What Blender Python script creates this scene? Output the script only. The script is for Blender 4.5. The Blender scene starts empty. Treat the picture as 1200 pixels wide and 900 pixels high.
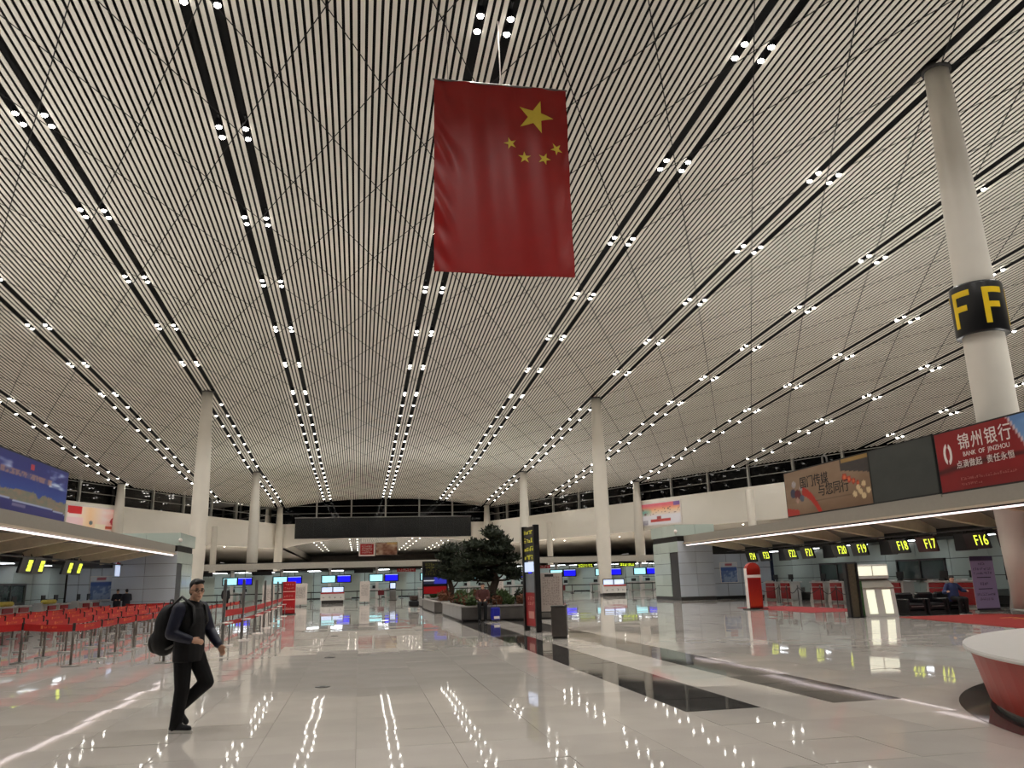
import bpy, bmesh, math, random
from mathutils import Vector, Matrix
random.seed(7)
PI = math.pi
SC = bpy.context.scene
COL = SC.collection

# ------------------------------------------------------------------ camera
F_PX = 927.3
def basis(yaw, pitch, roll):
    cy, sy, cp, sp = math.cos(yaw), math.sin(yaw), math.cos(pitch), math.sin(pitch)
    fw = Vector((sy*cp, cy*cp, sp)); rt = Vector((cy, -sy, 0)); up = rt.cross(fw)
    c, s = math.cos(roll), math.sin(roll)
    return c*rt + s*up, -s*rt + c*up, fw
r_, u_, f_ = basis(0.1919, 0.2431, -0.0274)
cam_d = bpy.data.cameras.new('camera')
cam_d.sensor_fit = 'HORIZONTAL'; cam_d.sensor_width = 36.0
cam_d.lens = 36.0*F_PX/1200.0
cam_d.clip_end = 1000; cam_d.clip_start = 0.05
cam = bpy.data.objects.new('camera', cam_d); COL.objects.link(cam)
m = Matrix.Identity(4)
for i in range(3):
    m[i][0], m[i][1], m[i][2] = r_[i], u_[i], -f_[i]
m[2][3] = 1.6
cam.matrix_world = m
SC.camera = cam

# ------------------------------------------------------------------ world and exposure
w = bpy.data.worlds.new('night'); SC.world = w; w.use_nodes = True
w.node_tree.nodes['Background'].inputs[0].default_value = (0.010, 0.012, 0.020, 1)
w.node_tree.nodes['Background'].inputs[1].default_value = 0.5
SC.view_settings.view_transform = 'Standard'; SC.view_settings.look = 'None'
SC.view_settings.gamma = 1.0; SC.view_settings.use_curve_mapping = False
SC.view_settings.exposure = 0.0
SC.cycles.use_light_tree = True
SC.cycles.max_bounces = 8; SC.cycles.diffuse_bounces = 4; SC.cycles.glossy_bounces = 4
SC.cycles.sample_clamp_indirect = 6.0
SC.cycles.use_denoising = True
SC.cycles.caustics_reflective = False; SC.cycles.caustics_refractive = False
LAMP = 27.0       # radiance of the ceiling downlight lenses
SPOT = 640.0      # power of the lamp inside each double ceiling downlight
LED = 1.8         # radiance of the canopy edge strips
ADDED_UPLIGHT = 2300.0  # power of each unseen light added over the canopy roofs

# unseen area lights added above the counter roofs to brighten the ceiling
def uplight(name, x, y, sx, sy, power):
    L = bpy.data.lights.new(name, 'AREA'); L.shape = 'RECTANGLE'; L.size = sx; L.size_y = sy
    L.energy = power; L.color = (1.0, .98, .94)
    o = bpy.data.objects.new(name, L); COL.objects.link(o); o.location = (x, y, 4.5); o.rotation_euler = (PI, 0, 0)
uplight('added_uplight', 28.0, 30.0, 3.0, 40.0, ADDED_UPLIGHT)
uplight('added_uplight', -18.0, 30.0, 3.0, 40.0, ADDED_UPLIGHT)
uplight('added_uplight', 9.0, 101.0, 50.0, 3.0, ADDED_UPLIGHT)

# ------------------------------------------------------------------ materials
def lin(c):
    return tuple((v/255/12.92 if v/255 <= .04045 else ((v/255+.055)/1.055)**2.4) for v in c)
MATS = {}
def mat(name, rgb, rough=.5, metal=0., emis=0., var=.06, scale=6., spec=.5, bump=0., rnd=0., sheen=0., coat=0.):
    if name in MATS: return MATS[name]
    M = bpy.data.materials.new(name); M.use_nodes = True
    nt = M.node_tree; b = nt.nodes['Principled BSDF']; c = lin(rgb)
    tc = nt.nodes.new('ShaderNodeTexCoord'); nz = nt.nodes.new('ShaderNodeTexNoise')
    nz.inputs['Scale'].default_value = scale; nz.inputs['Detail'].default_value = 4
    nt.links.new(tc.outputs['Object'], nz.inputs['Vector'])
    rp = nt.nodes.new('ShaderNodeValToRGB')
    rp.color_ramp.elements[0].position = .3; rp.color_ramp.elements[1].position = .7
    rp.color_ramp.elements[0].color = tuple(v*(1-var) for v in c)+(1,)
    rp.color_ramp.elements[1].color = tuple(min(1, v*(1+var)) for v in c)+(1,)
    nt.links.new(nz.outputs['Fac'], rp.inputs['Fac'])
    out = rp.outputs['Color']
    if rnd:
        oi = nt.nodes.new('ShaderNodeObjectInfo'); mr = nt.nodes.new('ShaderNodeMapRange')
        mr.inputs[3].default_value = 1-rnd; mr.inputs[4].default_value = 1+rnd
        nt.links.new(oi.outputs['Random'], mr.inputs[0])
        mx = nt.nodes.new('ShaderNodeMix'); mx.data_type = 'RGBA'; mx.blend_type = 'MULTIPLY'; mx.inputs[0].default_value = 1
        nt.links.new(out, mx.inputs[6]); nt.links.new(mr.outputs[0], mx.inputs[7]); out = mx.outputs[2]
    nt.links.new(out, b.inputs['Base Color'])
    b.inputs['Roughness'].default_value = rough; b.inputs['Metallic'].default_value = metal
    b.inputs['Specular IOR Level'].default_value = spec
    if sheen: b.inputs['Sheen Weight'].default_value = sheen
    if coat: b.inputs['Coat Weight'].default_value = coat; b.inputs['Coat Roughness'].default_value = .05
    if emis:
        b.inputs['Emission Color'].default_value = c+(1,); b.inputs['Emission Strength'].default_value = emis
    if bump:
        bp = nt.nodes.new('ShaderNodeBump'); bp.inputs['Strength'].default_value = bump; bp.inputs['Distance'].default_value = .01
        nt.links.new(nz.outputs['Fac'], bp.inputs['Height']); nt.links.new(bp.outputs[0], b.inputs['Normal'])
    MATS[name] = M; return M

def print_mat(name='print', emis=0., rough=.45):
    """colours printed on the panel, stored per vertex"""
    if name in MATS: return MATS[name]
    M = bpy.data.materials.new(name); M.use_nodes = True
    nt = M.node_tree; b = nt.nodes['Principled BSDF']
    a = nt.nodes.new('ShaderNodeAttribute'); a.attribute_name = 'ink'
    nt.links.new(a.outputs['Color'], b.inputs['Base Color']); b.inputs['Roughness'].default_value = rough
    if emis:
        nt.links.new(a.outputs['Color'], b.inputs['Emission Color']); b.inputs['Emission Strength'].default_value = emis
    MATS[name] = M; return M

def glass_mat(name, tint, mixf):
    M = bpy.data.materials.new(name); M.use_nodes = True; nt = M.node_tree; nt.nodes.clear()
    o = nt.nodes.new('ShaderNodeOutputMaterial'); t = nt.nodes.new('ShaderNodeBsdfTransparent'); t.inputs[0].default_value = lin(tint)+(1,)
    g = nt.nodes.new('ShaderNodeBsdfGlossy'); g.inputs['Roughness'].default_value = .03
    fr = nt.nodes.new('ShaderNodeFresnel'); fr.inputs[0].default_value = 1.19
    mx = nt.nodes.new('ShaderNodeMixShader'); ad = nt.nodes.new('ShaderNodeMath'); ad.operation = 'ADD'; ad.inputs[1].default_value = mixf; ad.use_clamp = True
    nt.links.new(fr.outputs[0], ad.inputs[0]); nt.links.new(ad.outputs[0], mx.inputs[0])
    nt.links.new(t.outputs[0], mx.inputs[1]); nt.links.new(g.outputs[0], mx.inputs[2]); nt.links.new(mx.outputs[0], o.inputs[0])
    MATS[name] = M; return M

def stone_mat(name, rgb, rough, rnd, vein):
    """polished stone: broad clouding, fine speckle, per-tile tone"""
    M = mat(name, rgb, rough, var=.05, scale=1.3, rnd=rnd, spec=.5)
    nt = M.node_tree; b = nt.nodes['Principled BSDF']; b.inputs['IOR'].default_value = 1.27
    tc = nt.nodes.new('ShaderNodeTexCoord'); n2 = nt.nodes.new('ShaderNodeTexNoise'); n2.inputs['Scale'].default_value = 60; n2.inputs['Detail'].default_value = 6
    nt.links.new(tc.outputs['Object'], n2.inputs['Vector'])
    mr = nt.nodes.new('ShaderNodeMapRange'); mr.inputs[3].default_value = 1-vein; mr.inputs[4].default_value = 1+vein
    nt.links.new(n2.outputs['Fac'], mr.inputs[0])
    src = b.inputs['Base Color'].links[0].from_socket
    mx = nt.nodes.new('ShaderNodeMix'); mx.data_type = 'RGBA'; mx.blend_type = 'MULTIPLY'; mx.inputs[0].default_value = 1
    nt.links.new(src, mx.inputs[6]); nt.links.new(mr.outputs[0], mx.inputs[7]); nt.links.new(mx.outputs[2], b.inputs['Base Color'])
    return M

TILE = stone_mat('polished_beige_stone', (196, 189, 181), .033, .045, .05)
DARKTILE = stone_mat('polished_dark_granite', (66, 64, 62), .04, .06, .25)
GROUT = mat('grout', (120, 112, 104), .6)
SLAT = mat('slat_cream', (225, 220, 209), .5, var=.03, scale=.4)
VOID = mat('plenum_black', (10, 10, 11), .9, var=.3)
SEAM = mat('seam_black', (22, 21, 20), .8)
COLM = mat('column_white', (222, 216, 204), .45, var=.03, scale=1.)
BAND = mat('bulkhead_cream', (242, 237, 226), .5, var=.02, scale=.3)
LENS2 = mat('small_lens', (255, 250, 240), .3, emis=7., var=0)
LENS = mat('lamp_lens', (255, 250, 240), .3, emis=LAMP, var=0)
PANELL = mat('panel_light', (245, 250, 255), .3, emis=7., var=0)  # glow of the fill panels added under the canopies
LEDM = mat('led_strip', (255, 240, 240), .3, emis=LED, var=0)
HOUS = mat('lamp_housing', (30, 30, 32), .5)
MULL = mat('mullion_grey', (150, 148, 142), .4, metal=.4)
PANE = glass_mat('night_glass', (60, 62, 70), .0)
FASC = mat('canopy_grey', (150, 145, 135), .45, var=.03)
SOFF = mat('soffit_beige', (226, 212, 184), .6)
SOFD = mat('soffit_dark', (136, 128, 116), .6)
LIP = mat('canopy_lip', (196, 182, 160), .4)
BLACK = mat('black_frame', (18, 18, 19), .45)
GLOSSB = mat('led_board_black', (20, 21, 22), .22)
SIGNB = mat('sign_black', (20, 20, 22), .3)
YEL = mat('sign_yellow', (226, 240, 70), .4, emis=1.5, var=0)
YELP = mat('letter_yellow', (238, 200, 20), .45, var=.02)
WHITE = mat('white_laminate', (216, 213, 208), .35, var=.02)
RED = mat('red_laminate', (168, 24, 30), .35)
GREEN = mat('pale_green_glass', (190, 203, 195), .15, var=.03, scale=.6, spec=.7, rnd=.04)
BLUEP = mat('pale_blue_panel', (200, 207, 216), .2, var=.04, scale=.5, rnd=.03)
SLOT = mat('dark_slot', (40, 38, 35), .6)
STEEL = mat('brushed_steel', (150, 148, 145), .3, metal=.9)
DSTEEL = mat('dark_steel', (88, 86, 84), .4, metal=.8)
BELT = mat('red_belt', (170, 18, 18), .6, var=.1, scale=3)
CARPET = mat('red_carpet', (146, 34, 28), .95, var=.15, scale=30, bump=.4)
PINKC = mat('pink_mat', (150, 44, 46), .9, var=.12, scale=20)
CYAN = mat('screen_cyan', (176, 240, 250), .3, emis=.95, var=.02)
BLUES = mat('screen_blue', (22, 20, 240), .3, emis=.95, var=.02)
PALEW = mat('screen_white', (200, 215, 245), .3, emis=.8, var=.02)
STONE = mat('planter_stone', (88, 84, 80), .4, var=.12, scale=4)
STONEL = mat('planter_coping', (150, 146, 140), .35, var=.1, scale=4)
SOIL = mat('soil', (50, 40, 32), .95)
BARK = mat('bark', (58, 46, 36), .9, var=.3, scale=12, bump=.6)
PINE = mat('pine_green', (32, 42, 24), .8, var=.35, scale=9)
HEDGE = mat('hedge_green', (66, 84, 44), .8, var=.35, scale=9)
HEDGR = mat('hedge_red', (104, 66, 44), .8, var=.35, scale=9)
INKM = mat('ink_dark', (40, 36, 34), .6)
INKW = mat('ink_white', (236, 228, 222), .5)
PRINT = print_mat('print')
PRINTL = print_mat('print_lit', .25)
SCREEN = print_mat('print_screen', .8)

# ------------------------------------------------------------------ mesh helpers
class MB:
    def __init__(s): s.v = []; s.f = []; s.mi = []
    def add(s, vs, fs, mi=0):
        o = len(s.v); s.v += [tuple(p) for p in vs]; s.f += [tuple(i+o for i in f) for f in fs]; s.mi += [mi]*len(fs); return s
    def box(s, x0, x1, y0, y1, z0, z1, mi=0, M=None):
        vs = [Vector(p) for p in ((x0,y0,z0),(x1,y0,z0),(x1,y1,z0),(x0,y1,z0),(x0,y0,z1),(x1,y0,z1),(x1,y1,z1),(x0,y1,z1))]
        if M: vs = [M @ p for p in vs]
        return s.add(vs, [(3,2,1,0),(4,5,6,7),(0,1,5,4),(1,2,6,5),(2,3,7,6),(3,0,4,7)], mi)
    def bevbox(s, x0, x1, y0, y1, z0, z1, b=.02, mi=0, M=None):
        """box with chamfered edges"""
        vs = []; 
        for z, k in ((z0, b), (z0+b, 0), (z1-b, 0), (z1, b)):
            X0, X1, Y0, Y1 = x0+k, x1-k, y0+k, y1-k
            vs += [(X0+b-k*.5, Y0, z), (X1-b+k*.5, Y0, z), (X1, Y0+b-k*.5, z), (X1, Y1-b+k*.5, z), (X1-b+k*.5, Y1, z), (X0+b-k*.5, Y1, z), (X0, Y1-b+k*.5, z), (X0, Y0+b-k*.5, z)]
        vs = [Vector(p) for p in vs]
        if M: vs = [M @ p for p in vs]
        fs = [tuple(range(7, -1, -1)), tuple(range(24, 32))]
        for r in range(3):
            for i in range(8): fs.append((r*8+i, r*8+(i+1) % 8, r*8+8+(i+1) % 8, r*8+8+i))
        return s.add(vs, fs, mi)
    def tube(s, pts, rads, n=10, mi=0, cap=True, ell=None):
        """swept tube through points with a radius per point"""
        pts = [Vector(p) for p in pts]; rings = []
        for i, p in enumerate(pts):
            a = pts[max(0, i-1)]; b = pts[min(len(pts)-1, i+1)]; d = (b-a).normalized()
            ref = Vector((0,0,1)) if abs(d.z) < .9 else Vector((1,0,0))
            u = d.cross(ref).normalized(); w = d.cross(u).normalized()
            rr = rads[i] if hasattr(rads, '__len__') else rads
            e = ell or (1, 1)
            rings.append([p + u*math.cos(2*PI*k/n)*rr*e[0] + w*math.sin(2*PI*k/n)*rr*e[1] for k in range(n)])
        vs = [q for r in rings for q in r]; fs = []
        for i in range(len(pts)-1):
            for k in range(n): fs.append((i*n+k, i*n+(k+1) % n, (i+1)*n+(k+1) % n, (i+1)*n+k))
        if cap: fs += [tuple(range(n-1, -1, -1)), tuple((len(pts)-1)*n+k for k in range(n))]
        return s.add(vs, fs, mi)
    def lathe(s, prof, n=16, c=(0,0,0), mi=0, cap=True):
        vs = []; fs = []
        for r, z in prof:
            vs += [(c[0]+r*math.cos(2*PI*k/n), c[1]+r*math.sin(2*PI*k/n), c[2]+z) for k in range(n)]
        for i in range(len(prof)-1):
            for k in range(n): fs.append((i*n+k, i*n+(k+1) % n, (i+1)*n+(k+1) % n, (i+1)*n+k))
        if cap: fs += [tuple(range(n-1, -1, -1)), tuple((len(prof)-1)*n+k for k in range(n))]
        return s.add(vs, fs, mi)
    def ball(s, c, r, n=12, m=8, mi=0, R=None):
        c = Vector(c); r = Vector(r) if hasattr(r, '__len__') else Vector((r,r,r)); vs = []; fs = []
        for i in range(m+1):
            t = PI*i/m; t = min(max(t, .02), PI-.02)
            for k in range(n):
                p = Vector((r.x*math.sin(t)*math.cos(2*PI*k/n), r.y*math.sin(t)*math.sin(2*PI*k/n), r.z*math.cos(t)))
                if R: p = R @ p
                vs.append(c+p)
        for i in range(m):
            for k in range(n): fs.append((i*n+k, (i+1)*n+k, (i+1)*n+(k+1) % n, i*n+(k+1) % n))
        fs += [tuple(range(n)), tuple(m*n+k for k in range(n-1, -1, -1))]
        return s.add(vs, fs, mi)
    def prism(s, poly, z0, z1, mi=0):
        n = len(poly); vs = [(x, y, z0) for x, y in poly]+[(x, y, z1) for x, y in poly]
        fs = [tuple(range(n-1, -1, -1)), tuple(range(n, 2*n))]+[(i, (i+1) % n, n+(i+1) % n, n+i) for i in range(n)]
        return s.add(vs, fs, mi)
    def mesh(s, name, mats, smooth=False):
        me = bpy.data.meshes.new(name); me.from_pydata(s.v, [], s.f); me.update()
        for M in (mats if isinstance(mats, (list, tuple)) else [mats]): me.materials.append(M)
        for i, p in enumerate(me.polygons):
            p.material_index = s.mi[i]; p.use_smooth = smooth
        return me
    def build(s, name, mats, parent=None, smooth=False, loc=None):
        return link(name, s.mesh(name, mats, smooth), parent, loc)

def link(name, me, parent=None, loc=None, rotz=0.):
    o = bpy.data.objects.new(name, me); COL.objects.link(o)
    if parent: o.parent = parent
    if loc: o.location = loc
    if rotz: o.rotation_euler = (0, 0, rotz)
    return o
def tag(o, label, cat, group=None, kind=None):
    o['label'] = label; o['category'] = cat
    if group: o['group'] = group
    if kind: o['kind'] = kind
    return o
def thing(name, label, cat, loc=(0,0,0), rotz=0., group=None, kind=None):
    o = link(name, None, None, loc); o.rotation_euler = (0, 0, rotz); o.empty_display_size = .2
    return tag(o, label, cat, group, kind)
def copy_tree(o, parent=None):
    c = o.copy(); COL.objects.link(c); c.parent = parent
    for ch in list(o.children): copy_tree(ch, c)
    return c
def DG():
    bpy.context.view_layer.update(); return bpy.context.evaluated_depsgraph_get()
def text(name, body, size, M, material, parent, align='CENTER', ext=.004, sx=1., spacing=1., bold=0.):
    cu = bpy.data.curves.new(name, 'FONT'); cu.body = body; cu.size = size; cu.align_x = align; cu.align_y = 'CENTER'
    cu.extrude = ext; cu.offset = bold; cu.space_character = spacing; cu.resolution_u = 3
    cu.materials.append(material)
    tmp = bpy.data.objects.new(name, cu); COL.objects.link(tmp)
    me = bpy.data.meshes.new_from_object(tmp.evaluated_get(DG()))
    bpy.data.objects.remove(tmp); bpy.data.curves.remove(cu)
    me.materials.clear(); me.materials.append(material)
    o = link(name, me, parent); o['kind'] = 'stuff'
    o.matrix_local = M @ Matrix.Diagonal((sx, 1, 1, 1))
    return o
def frame_M(o, right, up):
    """matrix with x=right, y=up, z=normal at origin o"""
    r = Vector(right).normalized(); u = Vector(up).normalized(); n = r.cross(u)
    M = Matrix.Identity(4)
    for i in range(3): M[i][0], M[i][1], M[i][2], M[i][3] = r[i], u[i], n[i], o[i]
    return M
def print_panel(name, w, h, fn, nx, ny, parent, M, material=PRINT):
    """flat print w x h centred at M, colour from fn(u,v)"""
    vs = []; fs = []; cols = []
    for j in range(ny+1):
        for i in range(nx+1):
            u, v = i/nx, j/ny; vs.append(M @ Vector(((u-.5)*w, (v-.5)*h, 0))); cols.append(fn(u, v))
    for j in range(ny):
        for i in range(nx): a = j*(nx+1)+i; fs.append((a, a+1, a+nx+2, a+nx+1))
    me = bpy.data.meshes.new(name); me.from_pydata([tuple(v) for v in vs], [], fs); me.update(); me.materials.append(material)
    at = me.color_attributes.new('ink', 'FLOAT_COLOR', 'POINT')
    for i, c in enumerate(cols): at.data[i].color = lin(c)+(1,)
    return link(name, me, parent)
def glyphs(mb, M, w, h, n, rows=1, mi=0, t=.004, rnd=random):
    """rows of small stroke marks, standing for writing too small to read"""
    cw = w/n; rh = h/rows
    for r in range(rows):
        for k in range(n):
            x0 = -w/2+cw*k+cw*.08; y0 = h/2-rh*(r+1)+rh*.1; W = cw*.84; H = rh*.8
            for q in range(rnd.randint(3, 4)):
                if rnd.random() < .55:
                    y = y0+H*rnd.choice((.05, .35, .65, .9)); mb.box(x0, x0+W*rnd.uniform(.6, 1), y, y+H*.11, 0, t, mi, M)
                else:
                    x = x0+W*rnd.choice((.1, .45, .8)); mb.box(x, x+W*.13, y0, y0+H*rnd.uniform(.5, 1), 0, t, mi, M)
def mix(a, b, t): 
    t = max(0, min(1, t)); return tuple(p+(q-p)*t for p, q in zip(a, b))
def h2(x, y):
    v = math.sin(x*127.1+y*311.7)*43758.5453; return v-math.floor(v)
def vnoise(x, y):
    xi, yi = math.floor(x), math.floor(y); a, b = x-xi, y-yi; a = a*a*(3-2*a); b = b*b*(3-2*b)
    return (h2(xi, yi)*(1-a)+h2(xi+1, yi)*a)*(1-b)+(h2(xi, yi+1)*(1-a)+h2(xi+1, yi+1)*a)*b
def fbm(x, y): return .55*vnoise(x, y)+.3*vnoise(x*2.1+7, y*2.1+3)+.15*vnoise(x*4.3+1, y*4.3+9)

# ------------------------------------------------------------------ shape of the hall
CX = 4.483
def interp(x, xs, ys):
    if x <= xs[0]: return ys[0]
    for i in range(len(xs)-1):
        if x <= xs[i+1]: t = (x-xs[i])/(xs[i+1]-xs[i]); return ys[i]+(ys[i+1]-ys[i])*t
    return ys[-1]
def base_z(Y): return interp(Y, [-15, 0, 16, 24, 42, 58, 74, 105, 147], [22.1, 21.95, 21.7, 21.5, 20.8, 20.0, 19.15, 17.6, 16.7])
def zc(X, Y):
    """height of the underside of the slatted ceiling"""
    ow = 18.4+(147-Y)/2.1; t = min(1.05, abs(X-CX)/ow); p = interp(Y, [75, 111, 147], [3.1, 1.7, 2.4]); b = base_z(Y)
    return b-(b-15)*t**p
def wall_y(off): return min(147., 147-2.1*(off-18.4))
def wall_pt(s, off): return Vector((CX+s*off, 147-2.1*(off-18.4), 0))

# ---- floor
floor = tag(MB().box(-75, 85, -14, 245, -.3, -.006).build('floor', GROUT), 'polished beige stone tile floor of the hall', 'floor', kind='structure')
TP = .98; TY0 = 9.7
tile_me = MB().box(-.4875, .4875, -.4875, .4875, -.012, 0).mesh('floor_tile', TILE)
dark_me = MB().box(-.4875, .4875, -.4875, .4875, -.012, 0).mesh('dark_tile', DARKTILE)
def is_dark(i, j): return i in (4, 6) and 0 <= j < (25 if i == 4 else 34)
RC = (11.43, 6.07); RR = 5.2
cells = []
for i in range(-74, 84):
    for j in range(-24, 238):
        cells.append((i, j, (i+.5)*TP, TY0+(j+.5)*TP))
def seen(x, y): return y > 5.5 and -0.36*y-.9 < x < .92*y+1
near = sorted([c for c in cells if seen(c[2], c[3]) and c[3] < 60], key=lambda c: c[2]**2+c[3]**2)
near = [c for c in near if not is_dark(c[0], c[1])]
pick = set((c[0], c[1]) for c in near[:300])
rest = MB(); TILT = .0017
for i, j, x, y in cells:
    if is_dark(i, j):
        o = link('dark_tile', dark_me, floor, (x, y, -.0004)); o.rotation_euler = (random.gauss(0, TILT), random.gauss(0, TILT), 0)
    elif (i, j) in pick:
        o = link('floor_tile', tile_me, floor, (x, y, -.0006)); o.rotation_euler = (random.gauss(0, TILT), random.gauss(0, TILT), 0)
    else:
        a_, b_ = random.gauss(0, TILT)*.4875, random.gauss(0, TILT)*.4875
        rest.add([(x-.4875, y-.4875, -a_-b_), (x+.4875, y-.4875, a_-b_), (x+.4875, y+.4875, a_+b_), (x-.4875, y+.4875, b_-a_)], [(0,1,2,3)])
o = rest.build('floor_tiles', TILE, floor); o['kind'] = 'stuff'
ring = MB(); n = 96
vs = [(RC[0]+r*math.cos(2*PI*k/n), RC[1]+r*math.sin(2*PI*k/n), .003) for r in (RR, 4.5) for k in range(n)]
ring.add(vs, [(k, (k+1) % n, n+(k+1) % n, n+k) for k in range(n)])
ring.build('granite_ring', DARKTILE, floor)

# ---- ceiling: slats, seams, dark plenum
P = .2784
STRIPS = [0, 37, -37, 66, -66, 96, -96, 126, -126, 155, -155, 184, -184, 213, -213]
GAPS = set(s+d for s in STRIPS for d in (-2, 2))
pl = MB(); nx, ny = 40, 34
vs = []
for j in range(ny+1):
    Y = -14+161.5*j/ny
    ow = min(78, 18.4+(147-Y)/2.1+.6) if Y < 147 else 18.9
    for i in range(nx+1):
        X = CX-ow+2*ow*i/nx; vs.append((X, Y, zc(X, Y)+.75))
pl.add(vs, [(j*(nx+1)+i, j*(nx+1)+i+1, (j+1)*(nx+1)+i+1, (j+1)*(nx+1)+i) for j in range(ny) for i in range(nx)])
ceiling = tag(pl.build('ceiling', VOID), 'curved ceiling of long cream slats over a black void', 'ceiling', kind='structure')
YS = [-14, -4, 4, 10, 16, 20, 24, 28, 33, 38, 42, 47, 52, 58, 63, 68, 74, 80, 87, 94, 100, 105, 111, 118, 125, 132, 139, 147]
def slat_geo(mb, i):
    X = CX+i*P; ye = wall_y(abs(i*P))+.25
    ys = [y for y in YS if y < ye-1]+[ye]; hw = .083; vs = []; fs = []
    for y in ys:
        z = zc(X, y); vs += [(X-hw, y, z), (X+hw, y, z), (X+hw, y, z+.03), (X-hw, y, z+.03)]
    for k in range(len(ys)-1):
        a = 4*k; fs += [(a, a+1, a+5, a+4)[::-1], (a+1, a+2, a+6, a+5)[::-1], (a+3, a, a+4, a+7)[::-1], (a+2, a+3, a+7, a+6)[::-1]]
    mb.add(vs, fs)
order = sorted([i for i in range(-252, 253) if i not in GAPS], key=lambda i: abs(CX+i*P-5.5))
field = MB()
for k, i in enumerate(order):
    if k < 300:
        b = MB(); slat_geo(b, i); b.build('slat', SLAT, ceiling)
    else: slat_geo(field, i)
o = field.build('slats', SLAT, ceiling); o['kind'] = 'stuff'
def seam(c, s):
    """joint line X = c + s*Y/2 across the slats"""
    pts = []
    y = -14.
    while y <= 147:
        X = c+s*y/2
        if abs(X-CX) < 70 and y < wall_y(abs(X-CX)): pts.append((X, y))
        y += 4.
    if len(pts) < 3: return
    vs = []; fs = []; hw = .022
    for X, y in pts:
        z = zc(X, y)-.004; vs += [(X-hw, y, z), (X+hw, y, z), (X+hw, y, z-.01), (X-hw, y, z-.01)]
    for k in range(len(pts)-1):
        a = 4*k; fs += [(a, a+1, a+5, a+4), (a+1, a+2, a+6, a+5), (a+2, a+3, a+7, a+6), (a+3, a, a+4, a+7)]
    MB().add(vs, fs).build('seam', SEAM, ceiling)
for k in range(-20, 36): seam(6.7+4.08*(k-8), -1)
for k in range(-32, 24): seam(-22.0+4.08*k, 1)

# ---- ceiling downlights
def lamp_geo(offs):
    h = MB(); l = MB()
    for dy in offs:
        h.lathe([(.13, -.03), (.14, .02), (.14, .34), (.10, .36)], 10, (0, dy, 0), cap=False)
        h.lathe([(.13, -.03), (.115, -.03), (.108, .01)], 10, (0, dy, 0), cap=False)
    if len(offs) > 1: h.box(-.04, .04, -.9, .9, .3, .36)
    l.lathe([(.04, -.11), (.10, -.08), (.135, -.02), (.12, .0)], 9)
    return h.mesh('housing', HOUS), l.mesh('lens', LENS, True)
H2, L1 = lamp_geo((-.42, .42)); H1, _ = lamp_geo((0,))
def spot_data(name, power):
    L = bpy.data.lights.new(name, 'SPOT'); L.energy = power; L.spot_size = math.radians(128); L.spot_blend = .7
    L.shadow_soft_size = .12; L.color = (1.0, .975, .94); return L
SPD2 = spot_data('downlight_lamp', SPOT); SPD1 = spot_data('downlight_lamp_small', SPOT*.55)
def add_spot(parent, dense, loc=(0, 0, -.06)):
    o = bpy.data.objects.new('lamp', SPD1 if dense else SPD2); COL.objects.link(o); o.parent = parent; o.location = loc
lampn = 0; far_h = MB(); far_l = MB()
lamps = []
for s in STRIPS:
    ys = [8.25, 16.45]+[24.7+8.22*k for k in range(7)]+[74+4.1*k for k in range(1, 18)]
    for d in (-2, 2):
        for y in ys:
            X = CX+(s+d)*P
            if s in (66, -66) and any(abs(y-q) < 2.3 for q in (24.6, 74, 111, 145.2)): continue
            if y < wall_y(abs(X-CX))-1.2: lamps.append((X, y, zc(X, y)))
lamps.sort(key=lambda p: p[0]**2+p[1]**2)
def in_view(p):
    v = Vector(p)-Vector((0, 0, 1.6)); d = v.dot(f_)
    return d > 1 and abs(v.dot(r_)/d)*F_PX < 605 and abs(v.dot(u_)/d)*F_PX < 455
vis = [p for p in lamps if in_view(p)]; hid = [p for p in lamps if not in_view(p)]
print('lamps in view', len(vis), 'outside', len(hid))
for k, p in enumerate(vis[:300]):
    dense = p[1] > 76
    r = thing('ceiling_downlight', 'round white ceiling downlight set in a dark channel between slats', 'ceiling light', p, group='downlights along the ceiling channels')
    link('housing', H1 if dense else H2, r)
    for dy in ((0,) if dense else (-.42, .42)): link('lens', L1, r, (0, dy, 0))
    add_spot(r, dense)
rl = MB(); rh = MB()
for p in vis[300:]+hid:
    for me, b, offs in ((L1, rl, (0,) if p[1] > 76 else (-.42, .42)), (H1 if p[1] > 76 else H2, rh, (0,))):
        for dy in offs:
            b.add([v.co+Vector(p)+Vector((0, dy, 0)) for v in me.vertices], [tuple(f.vertices) for f in me.polygons])
spare = vis[300:]+hid
o = thing('ceiling_downlights', 'further small ceiling downlights in the channels towards the walls', 'ceiling light', kind='stuff')
rl.build('lens', LENS, o); rh.build('housing', HOUS, o)
for p in spare: add_spot(o, p[1] > 76, (p[0], p[1], p[2]-.06))

# ---- main columns
def column(x, y, label, band=False):
    top = zc(x, y)-.05
    t = thing('column', label, 'column', (x, y, 0), kind='structure')
    prof = [(.52, 0), (.60, .1*top), (.68, .22*top), (.71, .4*top), (.69, .55*top), (.62, .72*top), (.53, .88*top), (.45, top)]
    MB().lathe([(r, z) for r, z in prof], 32).build('shaft', COLM, t, True)
    MB().lathe([(.45, top-.02), (.56, top), (.56, top+.25)], 24).build('collar', SLOT, t, True)
    MB().lathe([(.60, 0), (.60, .16), (.54, .18)], 28).build('plinth', STEEL, t, True)
    return t, top
ff, top = column(22.84, 24.6, 'white round column with a black band lettered F, rising behind billboards')
bz0, bz1 = 10.0, 11.95
MB().lathe([(.70, bz0+.02), (.88, bz0), (.90, bz0+.06), (.90, bz1-.06), (.88, bz1), (.66, bz1-.02)], 40, cap=False).build('column_band', SIGNB, ff, True)
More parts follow.
